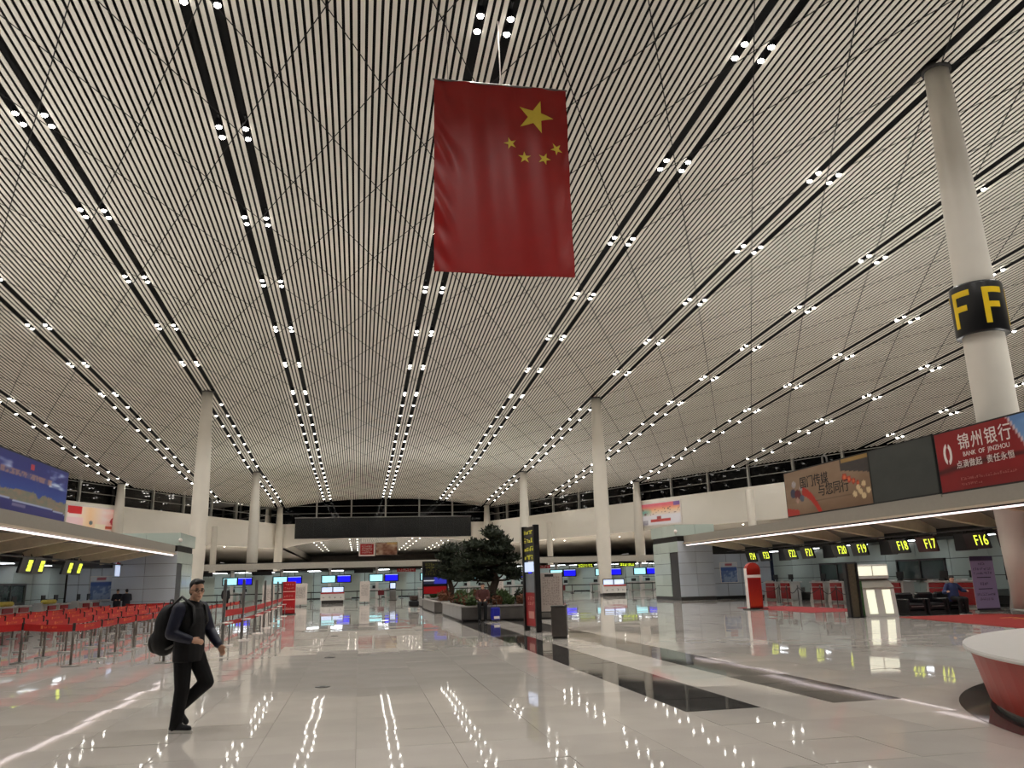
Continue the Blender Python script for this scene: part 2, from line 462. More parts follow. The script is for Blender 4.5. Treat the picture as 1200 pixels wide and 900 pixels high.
def letter_F(phi):
    """letter F bent round the band"""
    b = MB(); R = .905
    def arcbox(a0, a1, z0, z1):
        n = 6; vs = []
        for k in range(n+1):
            a = phi+(a0+(a1-a0)*k/n)/R
            for rr in (R-.004, R+.012):
                for z in (z0, z1): vs.append((rr*math.cos(a), rr*math.sin(a), z))
        fs = []
        for k in range(n):
            q = 4*k; fs += [(q+2, q+6, q+7, q+3), (q, q+1, q+5, q+4), (q+1, q+3, q+7, q+5), (q, q+4, q+6, q+2)]
        fs += [(0, 2, 3, 1), (4*n, 4*n+1, 4*n+3, 4*n+2)]
        b.add(vs, fs)
    arcbox(-.36, -.17, bz0+.28, bz1-.28); arcbox(-.36, .36, bz1-.50, bz1-.28); arcbox(-.36, .22, bz0+.88, bz0+1.10)
    return b.build('letter', YELP, ff)
look = math.atan2(-24.6, -22.84)
for q in range(5): letter_F(look-.64+q*2*PI/5)
NEXT = {72: 'standing nearer', 111: 'in the middle', 146: 'at the far wall'}
column(-13.88, 74, 'white round column beside the check-in island under the blue billboard')
column(22.84, 74, 'white round column beside the island under the bank billboard')
column(-13.88, 111, 'white round column behind the far counters, blue billboard side')
column(22.84, 111, 'white round column behind the far counters, bank billboard side')
column(-13.88, 145.2, 'white round column at the end of the wide black display, blue billboard side')
column(22.84, 145.2, 'white round column at the end of the wide black display, bank billboard side')
column(39.52, 110.4, 'white round column beside the rainbow ship picture')
column(-30.55, 110.4, 'white round column beside the pink and red picture')

# ---- bulkheads and clerestory windows
def slanted(s, name, label, n, wn, wlabel):
    d = Vector((s*1, -2.1, 0)).normalized(); nrm = Vector((-d.y*s, d.x*s, 0))*1.0
    if nrm.y > 0: nrm = -nrm                       # towards the hall
    a = wall_pt(s, 18.4); L = (wall_pt(s, 66)-a).length
    def at(u, dep, z): return a+d*u-nrm*dep+Vector((0, 0, z))
    b = MB()
    def slab(u0, u1, d0, d1, z0, z1, mb):
        q = [at(u, dp, z) for z in (z0, z1) for u, dp in ((u0, d0), (u1, d0), (u1, d1), (u0, d1))]
        f = [(3,2,1,0),(4,5,6,7),(0,1,5,4),(1,2,6,5),(2,3,7,6),(3,0,4,7)]
        mb.add(q, f if s < 0 else [tuple(reversed(x)) for x in f])
    slab(0, L, 0, .6, 8.05, 12.2, b); slab(0, L, -.08, .7, 12.2, 12.32, b)
    wl = tag(b.build(name, BAND), label, 'wall', kind='structure')
    wr = thing(wn, wlabel, 'window', kind='structure')
    u = 0.; step = 6.6
    while u < L:
        u1 = min(L, u+step); m_ = (u+u1)/2
        X = at(m_, 0, 0).x; zt = max(zc(at(u, 0, 0).x, at(u, 0, 0).y), zc(at(u1, 0, 0).x, at(u1, 0, 0).y))+.6
        mm = MB(); slab(u+.1, u1-.1, .30, .33, 12.32, zt, mm); mm.build('pane', PANE, wr)
        mm = MB(); slab(u-.14, u+.14, .0, .5, 12.32, zt, mm); mm.build('mullion', MULL, wr)
        mm = MB(); slab(u+.1, u1-.1, .15, .3, 13.55, 13.62, mm); slab(u+.1, u1-.1, .15, .3, 14.75, 14.82, mm); mm.build('transom', MULL, wr)
        u = u1
    return at, d, nrm, L
atR, dR, nR, LR = slanted(1, 'wall_right', 'long slanted cream bulkhead with the rainbow ship picture', 0, 'window_1', 'dark clerestory windows above the bulkhead with the rainbow ship picture')
atL, dL, nL, LL = slanted(-1, 'wall_left', 'long slanted cream bulkhead with the pink and red picture', 0, 'window_2', 'dark clerestory windows above the bulkhead with the pink and red picture')
b = MB(); xa, xb = CX-18.4, CX+18.4
pts = [(xa, 8.05), (-9, 9.0), (-4, 9.6), (4, 9.75), (12, 9.65), (17, 9.2), (xb, 8.3), (xb, 12.3), (xa, 12.3)]
vs = [(x, 147, z) for x, z in pts]+[(x, 147.6, z) for x, z in pts]; n = len(pts)
b.add(vs, [tuple(range(n)), tuple(range(2*n-1, n-1, -1))]+[(i, n+i, n+(i+1) % n, (i+1) % n) for i in range(n)])
tag(b.build('wall_back', BAND), 'cream bulkhead with arched lower edge behind the wide black display', 'wall', kind='structure')
wr = thing('window_3', 'dark clerestory windows above the wide black display', 'window', kind='structure')
mx_ = [xa, -7.7, -1.6, 4.5, 10.6, 16.7, xb]
for i in range(6):
    x0, x1 = mx_[i], mx_[i+1]
    MB().box(x0+.1, x1-.1, 147.3, 147.33, 12.3, 17.4).build('pane', PANE, wr)
    MB().box(x1-.14, x1+.14, 147, 147.5, 12.3, 17.2).build('mullion', MULL, wr)
    MB().box(x0+.1, x1-.1, 147.1, 147.3, 14.1, 14.17).box(x0+.1, x1-.1, 147.1, 147.3, 15.4, 15.47).build('transom', MULL, wr)
# wide display board
t = thing('display_board', 'very wide blank black display board under the clerestory windows', 'display board', (4.35, 146.6, 0))
MB().box(-15.7, 15.7, 0, .35, 9.7, 13.3).build('frame', BLACK, t)
for k in range(10):
    MB().box(-15.6+3.12*k, -15.6+3.12*(k+1)-.02, -.03, 0, 9.78, 13.22).build('screen_panel', GLOSSB, t)
MB().box(-15.75, 15.75, -.08, .4, 13.3, 13.42).build('top_rail', MULL, t)
# hall beyond the bulkhead
LOWC = mat('lower_ceiling', (150, 146, 136), .7, var=.05, scale=.3)
nt = LOWC.node_tree; bs = nt.nodes['Principled BSDF']; src = bs.inputs['Base Color'].links[0].from_socket
tc = nt.nodes.new('ShaderNodeTexCoord'); wv = nt.nodes.new('ShaderNodeTexWave'); wv.inputs['Scale'].default_value = 1.1; wv.bands_direction = 'X'
nt.links.new(tc.outputs['Object'], wv.inputs['Vector'])
rp = nt.nodes.new('ShaderNodeValToRGB'); rp.color_ramp.elements[0].position = .35; rp.color_ramp.elements[1].position = .45; rp.color_ramp.elements[0].color = (.05, .05, .05, 1)
nt.links.new(wv.outputs['Fac'], rp.inputs[0])
mx = nt.nodes.new('ShaderNodeMix'); mx.data_type = 'RGBA'; mx.blend_type = 'MULTIPLY'; mx.inputs[0].default_value = 1
nt.links.new(src, mx.inputs[6]); nt.links.new(rp.outputs[0], mx.inputs[7]); nt.links.new(mx.outputs[2], bs.inputs['Base Color'])
b = MB(); b.box(xa, xb, 147.6, 240, 9.9, 10.2)
b.box(xa-.3, xa, 147.6, 240, 8.3, 10.2).box(xb, xb+.3, 147.6, 240, 8.3, 10.2)
tag(b.build('ceiling_lower', LOWC), 'lower slatted ceiling of the hall beyond the arched bulkhead', 'ceiling', kind='structure')
for s, nm, lb in ((1, 'ceiling_side_right', 'low ceiling behind the bulkhead with the rainbow ship picture'), (-1, 'ceiling_side_left', 'low ceiling behind the bulkhead with the pink and red picture')):
    q = [wall_pt(s, 18.4), wall_pt(s, 66)]; poly = [(q[0].x, q[0].y+.7), (q[1].x, q[1].y+.7), (CX+s*95, q[1].y), (CX+s*95, 240), (q[0].x, 240)]
    if s > 0: poly = poly[::-1]
    tag(MB().prism(poly[::-1], 8.3, 8.6).build(nm, mat('side_ceiling', (150, 144, 132), .7)), lb, 'ceiling', kind='structure')
BACK = mat('far_wall_brown', (98, 88, 78), .6)
tag(MB().box(CX-95, CX+95, 240, 240.4, 0, 10.2).build('wall_far', BACK), 'dim brown end wall of the hall beyond the counters', 'wall', kind='structure')
SPD3 = spot_data('side_hall_lamp', 6000.); SPD3.spot_size = math.radians(150)
LSM = MB().lathe([(.2, 0), (.2, .2)], 8).mesh('housing', HOUS), MB().lathe([(.04, -.10), (.09, -.08), (.14, 0)], 8).mesh('lens', LENS2, True)
for sx in (-8.2, -1.2, 10.5, 17):
    for d in (-.7, .7):
        for k in range(6):
            r = thing('beyond_hall_downlight', 'tiny downlight on the lower ceiling beyond the arched bulkhead', 'ceiling light', (sx+d, 154+10*k, 9.88), group='downlights of the hall beyond')
            link('lens', LSM[1], r)
            if k % 2 == 0 and d > 0: o = bpy.data.objects.new('lamp', SPD3); COL.objects.link(o); o.parent = r; o.location = (0, 0, -.25)
for p in [(-22, 140), (-26, 133), (-19, 150), (33, 136), (39, 127), (36, 140), (46, 112), (52, 103), (30, 150), (43, 130), (-33, 120)]:
    r = thing('side_hall_downlight', 'tiny downlight on the low ceiling behind a slanted bulkhead', 'ceiling light', (p[0], p[1], 8.28), group='downlights behind the slanted bulkheads')
    link('lens', LSM[1], r)
    o = bpy.data.objects.new('lamp', SPD3); COL.objects.link(o); o.parent = r; o.location = (0, 0, -.25)
for x, y, lb in [(-21.5, 127, 'slim white post under the bulkhead with the pink and red picture'), (30.2, 127, 'slim white post under the bulkhead with the rainbow ship picture'), (42.5, 82, 'slim white post behind the bank billboard island')]:
    t = thing('support_post', lb, 'post', (x, y, 0), kind='structure')
    MB().lathe([(.45, 0), (.45, 10.6), (.40, 10.7)], 16).build('shaft', COLM, t, True)
    MB().lathe([(.6, 0), (.6, .2), (.48, .25)], 16).build('foot', STEEL, t, True)
# hanging boards beyond
t = thing('hanging_board', 'red notice board in a white frame hanging beneath the arched bulkhead', 'notice board', (1.3, 150, 0))
MB().box(-1.45, 1.45, 0, .2, 6.6, 9.0).build('frame', INKW, t); MB().box(-1.2, 1.2, -.05, 0, 6.85, 8.75).build('panel', RED, t)
g = MB(); glyphs(g, frame_M((0, -.06, 7.8), (1, 0, 0), (0, 0, 1)), 1.9, 1.5, 8, 4); g.build('lettering', INKW, t)
MB().box(-1.2, -1.15, .08, .12, 9, 9.9).box(1.15, 1.2, .08, .12, 9, 9.9).build('hanger', STEEL, t)
t = thing('hanging_picture', 'brown picture panel hanging beside the red notice board', 'picture', (4.85, 150, 0))
MB().box(-1.95, 1.95, 0, .2, 6.7, 9.0).build('frame', BLACK, t)
print_panel('print', 3.8, 2.2, lambda u, v: mix(mix((200, 180, 160), (110, 60, 40), fbm(u*5, v*4)*1.6-.3), (225, 190, 120), (v-.75)*4 if u > .5 else 0), 24, 14, t, frame_M((0, -.02, 7.85), (1, 0, 0), (0, 0, 1)))
MB().box(-1.6, -1.55, .08, .12, 9, 9.9).box(1.55, 1.6, .08, .12, 9, 9.9).build('hanger', STEEL, t)

# ================================================================== OBJECTS
# ---- hanging flag
t = thing('flag', 'large red flag with five yellow stars hanging from the slatted ceiling', 'flag', (4.65, 24.5, 11.6))
FW, FH = 4.78, 7.2
def fz(u, v):
    """ripple of the cloth, metres towards the viewer"""
    a = .05*math.sin(u*9+1.2*math.sin(v*3))*(.4+.6*(1-v)) + .03*math.sin(u*23+v*2.5)
    a += .045*math.exp(-((u+.1-v*.25)/.12)**2)*math.sin(v*22+u*30)*(1-v)**.5
    a += .03*math.exp(-((u-.05)/.08)**2)*math.sin((v+u)*40)
    a += .035*math.exp(-((1-u)/.10)**2)*math.sin((v-u)*26)
    return -a
def fp(u, v, off=0.):
    sag = .06*math.sin(PI*u)*(1-v)
    return ((u-.5)*FW*(1+.01*(1-v)), fz(u, v)-off, v*FH+.03*math.sin(PI*u)*(v > .99)-sag)
vs = []; fs = []; nx, ny = 60, 80
for j in range(ny+1):
    for i in range(nx+1): vs.append(fp(i/nx, j/ny))
for j in range(ny):
    for i in range(nx): a = j*(nx+1)+i; fs.append((a, a+1, a+nx+2, a+nx+1))
FLAGR = mat('flag_red', (158, 18, 14), .42, var=.05, scale=2)
STAR = mat('flag_yellow', (236, 206, 70), .5, var=.03)
MB().add(vs, fs).build('cloth', FLAGR, t, True)
def star(cx_, cz, r, a0):
    b = MB(); n = 10; pts = []
    for k in range(10):
        a = a0+PI*k/5; rr = r if k % 2 == 0 else r*.382; pts.append((cx_+rr*math.cos(a), cz+rr*math.sin(a)))
    vs = []; fs = []; S = 8
    for k in range(10):
        p, q = pts[k], pts[(k+1) % 10]
        base = len(vs)
        for i in range(S+1):
            for j in range(S+1-i):
                x = cx_+(p[0]-cx_)*i/S+(q[0]-cx_)*j/S; z = cz+(p[1]-cz)*i/S+(q[1]-cz)*j/S
                u, v = x/FW+.5, z/FH; f = fp(u, v, .02); vs.append((x, f[1], z))
        idx = {}; c = base
        for i in range(S+1):
            for j in range(S+1-i): idx[i, j] = c; c += 1
        for i in range(S):
            for j in range(S-i):
                fs.append((idx[i, j], idx[i, j+1], idx[i+1, j]))
                if j < S-i-1: fs.append((idx[i+1, j], idx[i, j+1], idx[i+1, j+1]))
    b.add(vs, fs).build('star', STAR, t, True)
star(5.86-4.65, 17.62-11.6, .68, 0.0)
for x, z, a in ((4.93, 16.50, .6), (5.43, 16.0, .35), (6.13, 15.97, 1.2), (6.6, 16.42, .9)): star(x-4.65, z-11.6, .24, a)
MB().tube([(-FW/2-.05, 0, FH+.02), (FW/2+.05, 0, FH+.02)], .035, 8).build('pole', STEEL, t)
MB().tube([(-FW/2, -.02, 0), (FW/2, -.02, -.0)], .03, 8).build('hem_bar', FLAGR, t)
MB().tube([(0, 0, FH), (-.05, 0, zc(4.65, 24.5)-11.6-.01)], .025, 6).build('rope', INKW, t)
MB().tube([(-1.9, 0, FH), (-1.93, 0, zc(4.65, 24.5)-11.6-.01)], .008, 5).tube([(1.9, 0, FH), (1.93, 0, zc(4.65, 24.5)-11.6-.01)], .008, 5).build('wire', DSTEEL, t)

# ---- made-up housings placed under the added roof lights
for x, y, sx, sy, z, lb in ((28.0, 30.0, 3.0, 40.0, 4.1, 'unseen black uplight trough added on the roof behind the bank billboard'), (-18.0, 30.0, 3.0, 40.0, 4.1, 'unseen black uplight trough added on the roof behind the blue billboard'), (9.0, 101.0, 50.0, 3.0, 4.15, 'unseen black uplight trough added on the roof of the far counters')):
    t = thing('added_uplight', lb, 'uplight', (x, y, z))
    MB().box(-sx/2, sx/2, -sy/2, sy/2, 0, .25).build('housing', HOUS, t)
    MB().box(-sx/2-.05, -sx/2, -sy/2, sy/2, 0, .42).box(sx/2, sx/2+.05, -sy/2, sy/2, 0, .42).build('rim', DSTEEL, t)
# ---- check-in islands -------------------------------------------------------
def island(s, xe, y0, y1, zled, lab_side):
    """canopy whose hall edge is the line x=xe; s=+1 lies towards +X"""
    def X(d): return xe+s*d
    def bx(mb, d0, d1, ya, yb, za, zb, mi=0):
        a, b = sorted((X(d0), X(d1))); mb.box(a, b, ya, yb, za, zb, mi); return mb
    t = thing('check_in_canopy', lab_side, 'canopy', kind='structure')
    bx(MB(), 0, .25, y0, y1, 3.72, 4.2).build('fascia', FASC, t)
    bx(MB(), .25, 12.5, y0, y1, 3.98, 4.1).build('roof', FASC, t)
    bx(MB(), -.10, .5, y0, y1, 3.66, 3.74).build('lip', LIP, t); bx(MB(), .02, .4, y0, y1, zled+.075, 3.66).build('strip_channel', SLOT, t)
    bx(MB(), .0, .10, y0, y1-.3, zled+.015, zled+.075).build('light_strip', LEDM, t)
    # soffit rising inwards, with wedge ribs
    b = MB(); a = [(X(.3), 3.60), (X(3.2), 3.2), (X(3.2), 3.96), (X(.3), 3.68)]
    vs = [(x, y, z) for y in (y0, y1) for x, z in ((X(.3), 3.66), (X(2.2), 3.90), (X(3.4), 3.30), (X(3.55), 3.30), (X(3.55), 3.97), (X(.3), 3.97))]
    f = [(k, (k+1) % 6, 6+(k+1) % 6, 6+k) for k in range(6)]+[(5,4,3,2,1,0), (6,7,8,9,10,11)]
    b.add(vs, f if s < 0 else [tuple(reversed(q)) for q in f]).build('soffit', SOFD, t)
    y = y0+1.5
    while y < y1-.6:
        vs = [(X(d), yy, z) for yy in (y, y+.30) for d, z in ((.42, 3.60), (3.35, 3.06), (3.35, 3.8), (.42, 3.66))]
        f = [(0,1,2,3), (7,6,5,4), (0,4,5,1), (1,5,6,2), (2,6,7,3), (3,7,4,0)]
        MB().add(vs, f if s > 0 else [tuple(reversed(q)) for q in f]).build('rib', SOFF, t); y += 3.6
    bx(MB(), 2.72, 2.80, y0, y1-.6, 3.06, 3.12).build('sign_rail', DSTEEL, t)
    bx(MB(), 3.55, 12.5, y0, y1, 2.95, 3.3).build('inner_ceiling', SLOT, t)
    for k in range(9):
        for d in (4.4, 7.0): bx(MB(), d, d+.55, y1-3.5-4.6*k, y1-2.3-4.6*k, 2.93, 2.95).build('ceiling_panel_light', PANELL, t)  # glowing panels added to brighten the desks under the canopy
    return X
XR_ = island(1, 21.4, 8., 51.1, 3.52, 'grey canopy with a light strip, carrying the brown, black and red billboards')
XL_ = island(-1, -11.0, 8., 51.9, 3.56, 'grey canopy with a light strip, carrying the wide blue billboard')

def end_block(s, xc, y, label, depth, width, front_m):
    """panelled end wall of an island: front faces the camera, side faces the hall"""
    t = thing('wall_end', label, 'wall', kind='structure'); t.name = 'wall_end_right' if s > 0 else 'wall_end_left'
    zs = [.22, .95, 1.68, 2.41, 3.14, 3.86]
    def X(d): return xc+s*d
    def bx(mb, d0, d1, ya, yb, za, zb):
        a, b = sorted((X(d0), X(d1))); mb.box(a, b, ya, yb, za, zb); return mb
    bx(MB(), .05, width, y+.05, y+depth-.05, 0, 4.85).build('core', SLOT, t)
    bx(MB(), 0, width, y-.02, y+depth, 0, .2).build('plinth', DSTEEL, t)
    nf = 2
    for k in range(5):
        for q in range(nf):
            bx(MB(), .01+width*q/nf+.006, width*(q+1)/nf-.006, y, y+.05, zs[k]+.008, zs[k+1]-.008).build('panel', front_m, t)
        for q in range(3):
            if q == 0 and k < 4: continue
            ya, yb = y+depth*q/3, y+depth*(q+1)/3
            bx(MB(), 0, .05, ya+.012, yb-.012, zs[k]+.012, zs[k+1]-.012).build('panel', GREEN, t)
    bx(MB(), .02, .06, y+.1, y+depth/3-.05, .2, 3.1).build('service_door', DSTEEL, t)
    # parapet of green glass above the dark slot
    for q in range(2): bx(MB(), -.12+(width+.3)*q/2+.01, -.12+(width+.3)*(q+1)/2-.01, y-.12, y-.06, 4.2, 4.95).build('parapet_glass', GREEN, t)
    for q in range(2): bx(MB(), -.12, -.06, y-.1+depth*q/2+.01, y-.1+depth*(q+1)/2-.01, 4.2, 4.95).build('parapet_glass', GREEN, t)
    bx(MB(), -.06, width+.2, y-.06, y+depth, 4.2, 4.3).build('parapet_floor', SLOT, t)
    b = MB(); b.ball((X(-.14), y-.2, 4.5), .12, 8, 6); b.box(X(-.14)-.04, X(-.14)+.04, y-.2, y-.1, 4.55, 4.62); b.build('dome_camera', INKW, t)
    return t
end_block(1, 20.95, 51.2, 'panelled pale blue and green end wall beside the red counters', 4.6, 2.5, BLUEP)
end_block(-1, -10.85, 52.0, 'panelled pale blue and green end wall behind the red belt queue', 4.6, 3.6, BLUEP)

# back walls of the islands with panels and windows
def back_wall(s, x, y0, y1, yend, nm, label):
    t = thing(nm, label, 'wall', kind='structure')
    a, b = sorted((x, x+s*.2)); MB().box(a, b, y0, y1, 0, 3.0).build('core', SLOT, t)
    n = int((y1-y0)/2.4); d = (y1-y0)/n; xf = x-s*.03
    for k in range(n):
        ya, yb = y0+k*d+.015, y0+(k+1)*d-.015
        for za, zb in ((.1, 1.25), (1.28, 2.05), (2.08, 2.95)):
            MB().box(min(xf, x), max(xf, x), ya, yb, za, zb).build('panel', GREEN, t)
    for k in range(1, n-1, 3):
        ya = y0+k*d+.3; yb = ya+d*1.5
        b = MB()
        for q in ((ya, ya+.1, 1.05, 2.1), (yb-.1, yb, 1.05, 2.1), (ya, yb, 1.05, 1.15), (ya, yb, 2.0, 2.1), ((ya+yb)/2-.04, (ya+yb)/2+.04, 1.05, 2.1)):
            b.box(min(x-s*.12, x), max(x-s*.12, x), q[0], q[1], q[2], q[3])
        b.build('window_frame', DSTEEL, t)
        MB().box(min(x-s*.06, x-s*.05), max(x-s*.06, x-s*.05), ya+.1, yb-.1, 1.15, 2.0).build('window_pane', mat('office_glass', (70, 84, 80), .1, spec=.8), t)
    # closing wall at the far end
    xa, xb = sorted((x, x-s*(4.3 if s > 0 else 2.5)))
    MB().box(xa, xb, yend, yend+.15, 0, 3.97).build('end_wall', SLOT, t)
    for k in range(4):
        for za, zb in ((.2, 1.0), (1.03, 2.0), (2.03, 2.95)):
            MB().box(xa+(xb-xa)*k/4+.015, xa+(xb-xa)*(k+1)/4-.015, yend-.03, yend, za, zb).build('panel', BLUEP, t)
    return t
back_wall(1, 27.7, 10, 51, 51.5, 'wall_office_right', 'pale green office wall with windows behind the counters lettered F')
back_wall(-1, -17.0, 10, 52, 52.4, 'wall_office_left', 'pale green office wall with windows behind the counters under the blue billboard')
# posters on the end walls
def poster(x, y, z0, w_, h_, label):
    t = thing('poster', label, 'poster', (x, y, z0))
    MB().box(-w_/2, w_/2, 0, .04, 0, h_).build('board', INKW, t)
    def art(u, v):
        if v > .8: return (214, 216, 222) if not (.3 < u < .7 and .86 < v < .94) else (180, 90, 100)
        if v > .62: return (70, 96, 160)
        return (150, 168, 200) if fbm(u*9, v*9) > .5 else (96, 118, 168)
    print_panel('print', w_*.94, h_*.94, art, 16, 16, t, frame_M((0, -.006, h_/2), (1, 0, 0), (0, 0, 1)))
poster(24.6, 51.42, 1.05, 1.25, 1.35, 'blue and white notice poster beside the counters lettered F')
poster(-15.1, 52.32, 1.1, 1.25, 1.4, 'blue and white notice poster behind the queue of red belts')

# ---- check-in desks
def make_desk(label, group):
    t = thing('check_in_desk', label, 'desk', (0, 0, 0), group=group)
    # local: +x is the staff side, hall customers stand at -x; y along the counter
    MB().bevbox(.12, .75, -.62, .62, 0, 1.02, .02).build('body', WHITE, t)
    MB().bevbox(.0, .85, -.68, .68, 1.02, 1.08, .012).build('counter_top', WHITE, t)
    MB().box(.06, .12, -.50, .50, .10, .76).build('front_panel', RED, t)
    MB().box(.06, .12, -.50, .50, .80, 1.0).build('front_panel', RED, t)
    vs = [(.05, .5, 0), (.6, .5, 0), (.6, .5, 1.15), (.3, .5, 1.15), (.05, .85, 0), (.6, .85, 0), (.6, .85, 1.15), (.3, .85, 1.15)]
    MB().add(vs, [(0,1,2,3), (7,6,5,4), (0,4,5,1), (1,5,6,2), (2,6,7,3), (3,7,4,0)]).build('side_stand', WHITE, t)
    m_ = MB().box(.5, .54, -.25, .25, 1.2, 1.5).box(.54, .6, -.04, .04, 1.08, 1.3).build('monitor', BLACK, t)
    return t
d0 = make_desk('white check-in desk with red front panels under the boards lettered F', 'check-in desks lettered F')
DYR = [48.3-2.43*0, 46.0, 43.4, 41.2, 38.6, 36.4, 33.8, 31.6, 29.0, 26.8, 24.2]
for k, y in enumerate([46.9, 45.1, 41.6, 39.8, 36.7, 35.0, 32.0, 30.2, 27.2, 25.5]):
    o = d0 if k == 0 else copy_tree(d0)
    o.location = (25.0, y, 0)
d1 = make_desk('white check-in desk with red front panels beyond the red belt queue', 'check-in desks beyond the red belts')
for k, y in enumerate([50.3, 48.6, 45.2, 43.5, 40.1, 38.4, 35.0, 33.3, 29.9, 28.2]):
    o = d1 if k == 0 else copy_tree(d1)
    o.location = (-14.6, y, 0); o.rotation_euler = (0, 0, PI)
# conveyor behind each run of desks
for x, lb, y0, y1 in ((26.5, 'low grey baggage conveyor behind the desks lettered F', 22, 49), (-15.95, 'low grey baggage conveyor behind the desks beyond the red belts', 24, 50)):
    t = thing('baggage_conveyor', lb, 'conveyor', (x, 0, 0))
    MB().box(-.35, .35, y0, y1, .12, .45).build('bed', DSTEEL, t); MB().box(-.42, .42, y0, y1, 0, .12).build('base', SLOT, t)
    for k in range(int((y1-y0)/2)): MB().box(-.40, .40, y0+2*k, y0+2*k+.06, .45, .7).build('guard', STEEL, t)
# yellow covers on the desks beyond the belts
for k, y in enumerate((38.4, 43.5)):
    b = MB(); b.bevbox(-.17, .17, -.62, .62, 0, .20, .06)
    tag(b.build('dust_cover', mat('cover_yellow', (222, 206, 96), .8, bump=.3), loc=(-14.85, y, 1.085)), 'pale yellow cloth cover lying on a desk beyond the red belts', 'cover', 'yellow desk covers')

# ---- hanging number boards
def number_board(x, y, txt, side, label, red=False, w_=1.9):
    """board hung from the rail, tilted, facing the hall"""
    t = thing('number_board', label, 'sign', (x, y, 2.62))
    tilt = .22
    right = Vector((0, -1, 0)) if side > 0 else Vector((0, 1, 0))
    up = Vector((-side*math.sin(tilt), 0, math.cos(tilt)))*1.0
    M = frame_M((0, 0, 0), right, up)
    MB().bevbox(-w_/2, w_/2, -.30, .36, -.05, .05, .015, 0, M).build('board', mat('sign_maroon', (70, 16, 22), .3) if red else SIGNB, t)
    for q in (-.35, .35):
        MB().tube([M @ Vector((q*w_, .34, 0)), Vector((0, (M @ Vector((q*w_, .34, 0))).y, .50))], .02, 6).build('hanger', BLACK, t)
    if txt: text('number', txt, .58, M @ Matrix.Translation((w_*.22, .03, .055)), YEL, t, sx=.85)
    else:
        MB().box(.05*w_, .38*w_, -.20, .26, .05, .06, 0, M).build('lit_panel', YEL, t)
        g = MB(); glyphs(g, M @ Matrix.Translation((.215*w_, .03, .06)), .5, .3, 3, 2); g.build('lettering', INKM, t)
    return t
nums = [(26.45, 'F15'), (27.75, 'F16'), (31.1, 'F17'), (32.5, 'F18'), (35.95, 'F19'), (37.2, 'F20'), (40.7, 'F21'), (42.05, 'F22'), (45.5, 'F23'), (46.8, 'F24')]
for y, n_ in nums:
    number_board(24.2, y+(.42 if n_ != 'F17' else .2)*(1 if int(n_[1:]) % 2 == 0 else 0), n_, 1, 'black hanging check-in board reading %s' % n_, n_ == 'F17', 1.25)
for k, y in enumerate((37.6, 38.95, 42.6, 43.95)):
    number_board(-13.9, y, None, -1, 'black hanging board with a lit yellow panel over the desks beyond the belts', w_=1.3).location.z = 2.74
for o in list(COL.objects):
    if o.get('label', '').startswith('black hanging board with a lit yellow'): o['group'] = 'yellow lit boards over the desks'
t = thing('hanging_notice', 'white and red notice hanging near the end wall behind the red belts', 'sign', (-13.9, 51.0, 2.45))
MB().box(-.03, .03, -.4, .4, 0, .75).build('board', PALEW, t); MB().box(-.035, .035, -.4, .4, .62, .76).build('header', RED, t); MB().tube([(0, 0, .75), (0, 0, .65+.6)], .02, 6).build('hanger', BLACK, t)
for k, y in enumerate((29.3, 34.3, 39.2, 43.9)):
    t = thing('hanging_monitor', 'dark hanging monitor between check-in boards lettered F', 'monitor', (24.6, y, 2.3), group='dark monitors over the F desks')
    MB().bevbox(-.05, .05, -.6, .6, 0, .7, .02).build('screen', SIGNB, t); MB().tube([(0, 0, .7), (0, 0, .8)], .02, 6).build('hanger', BLACK, t)

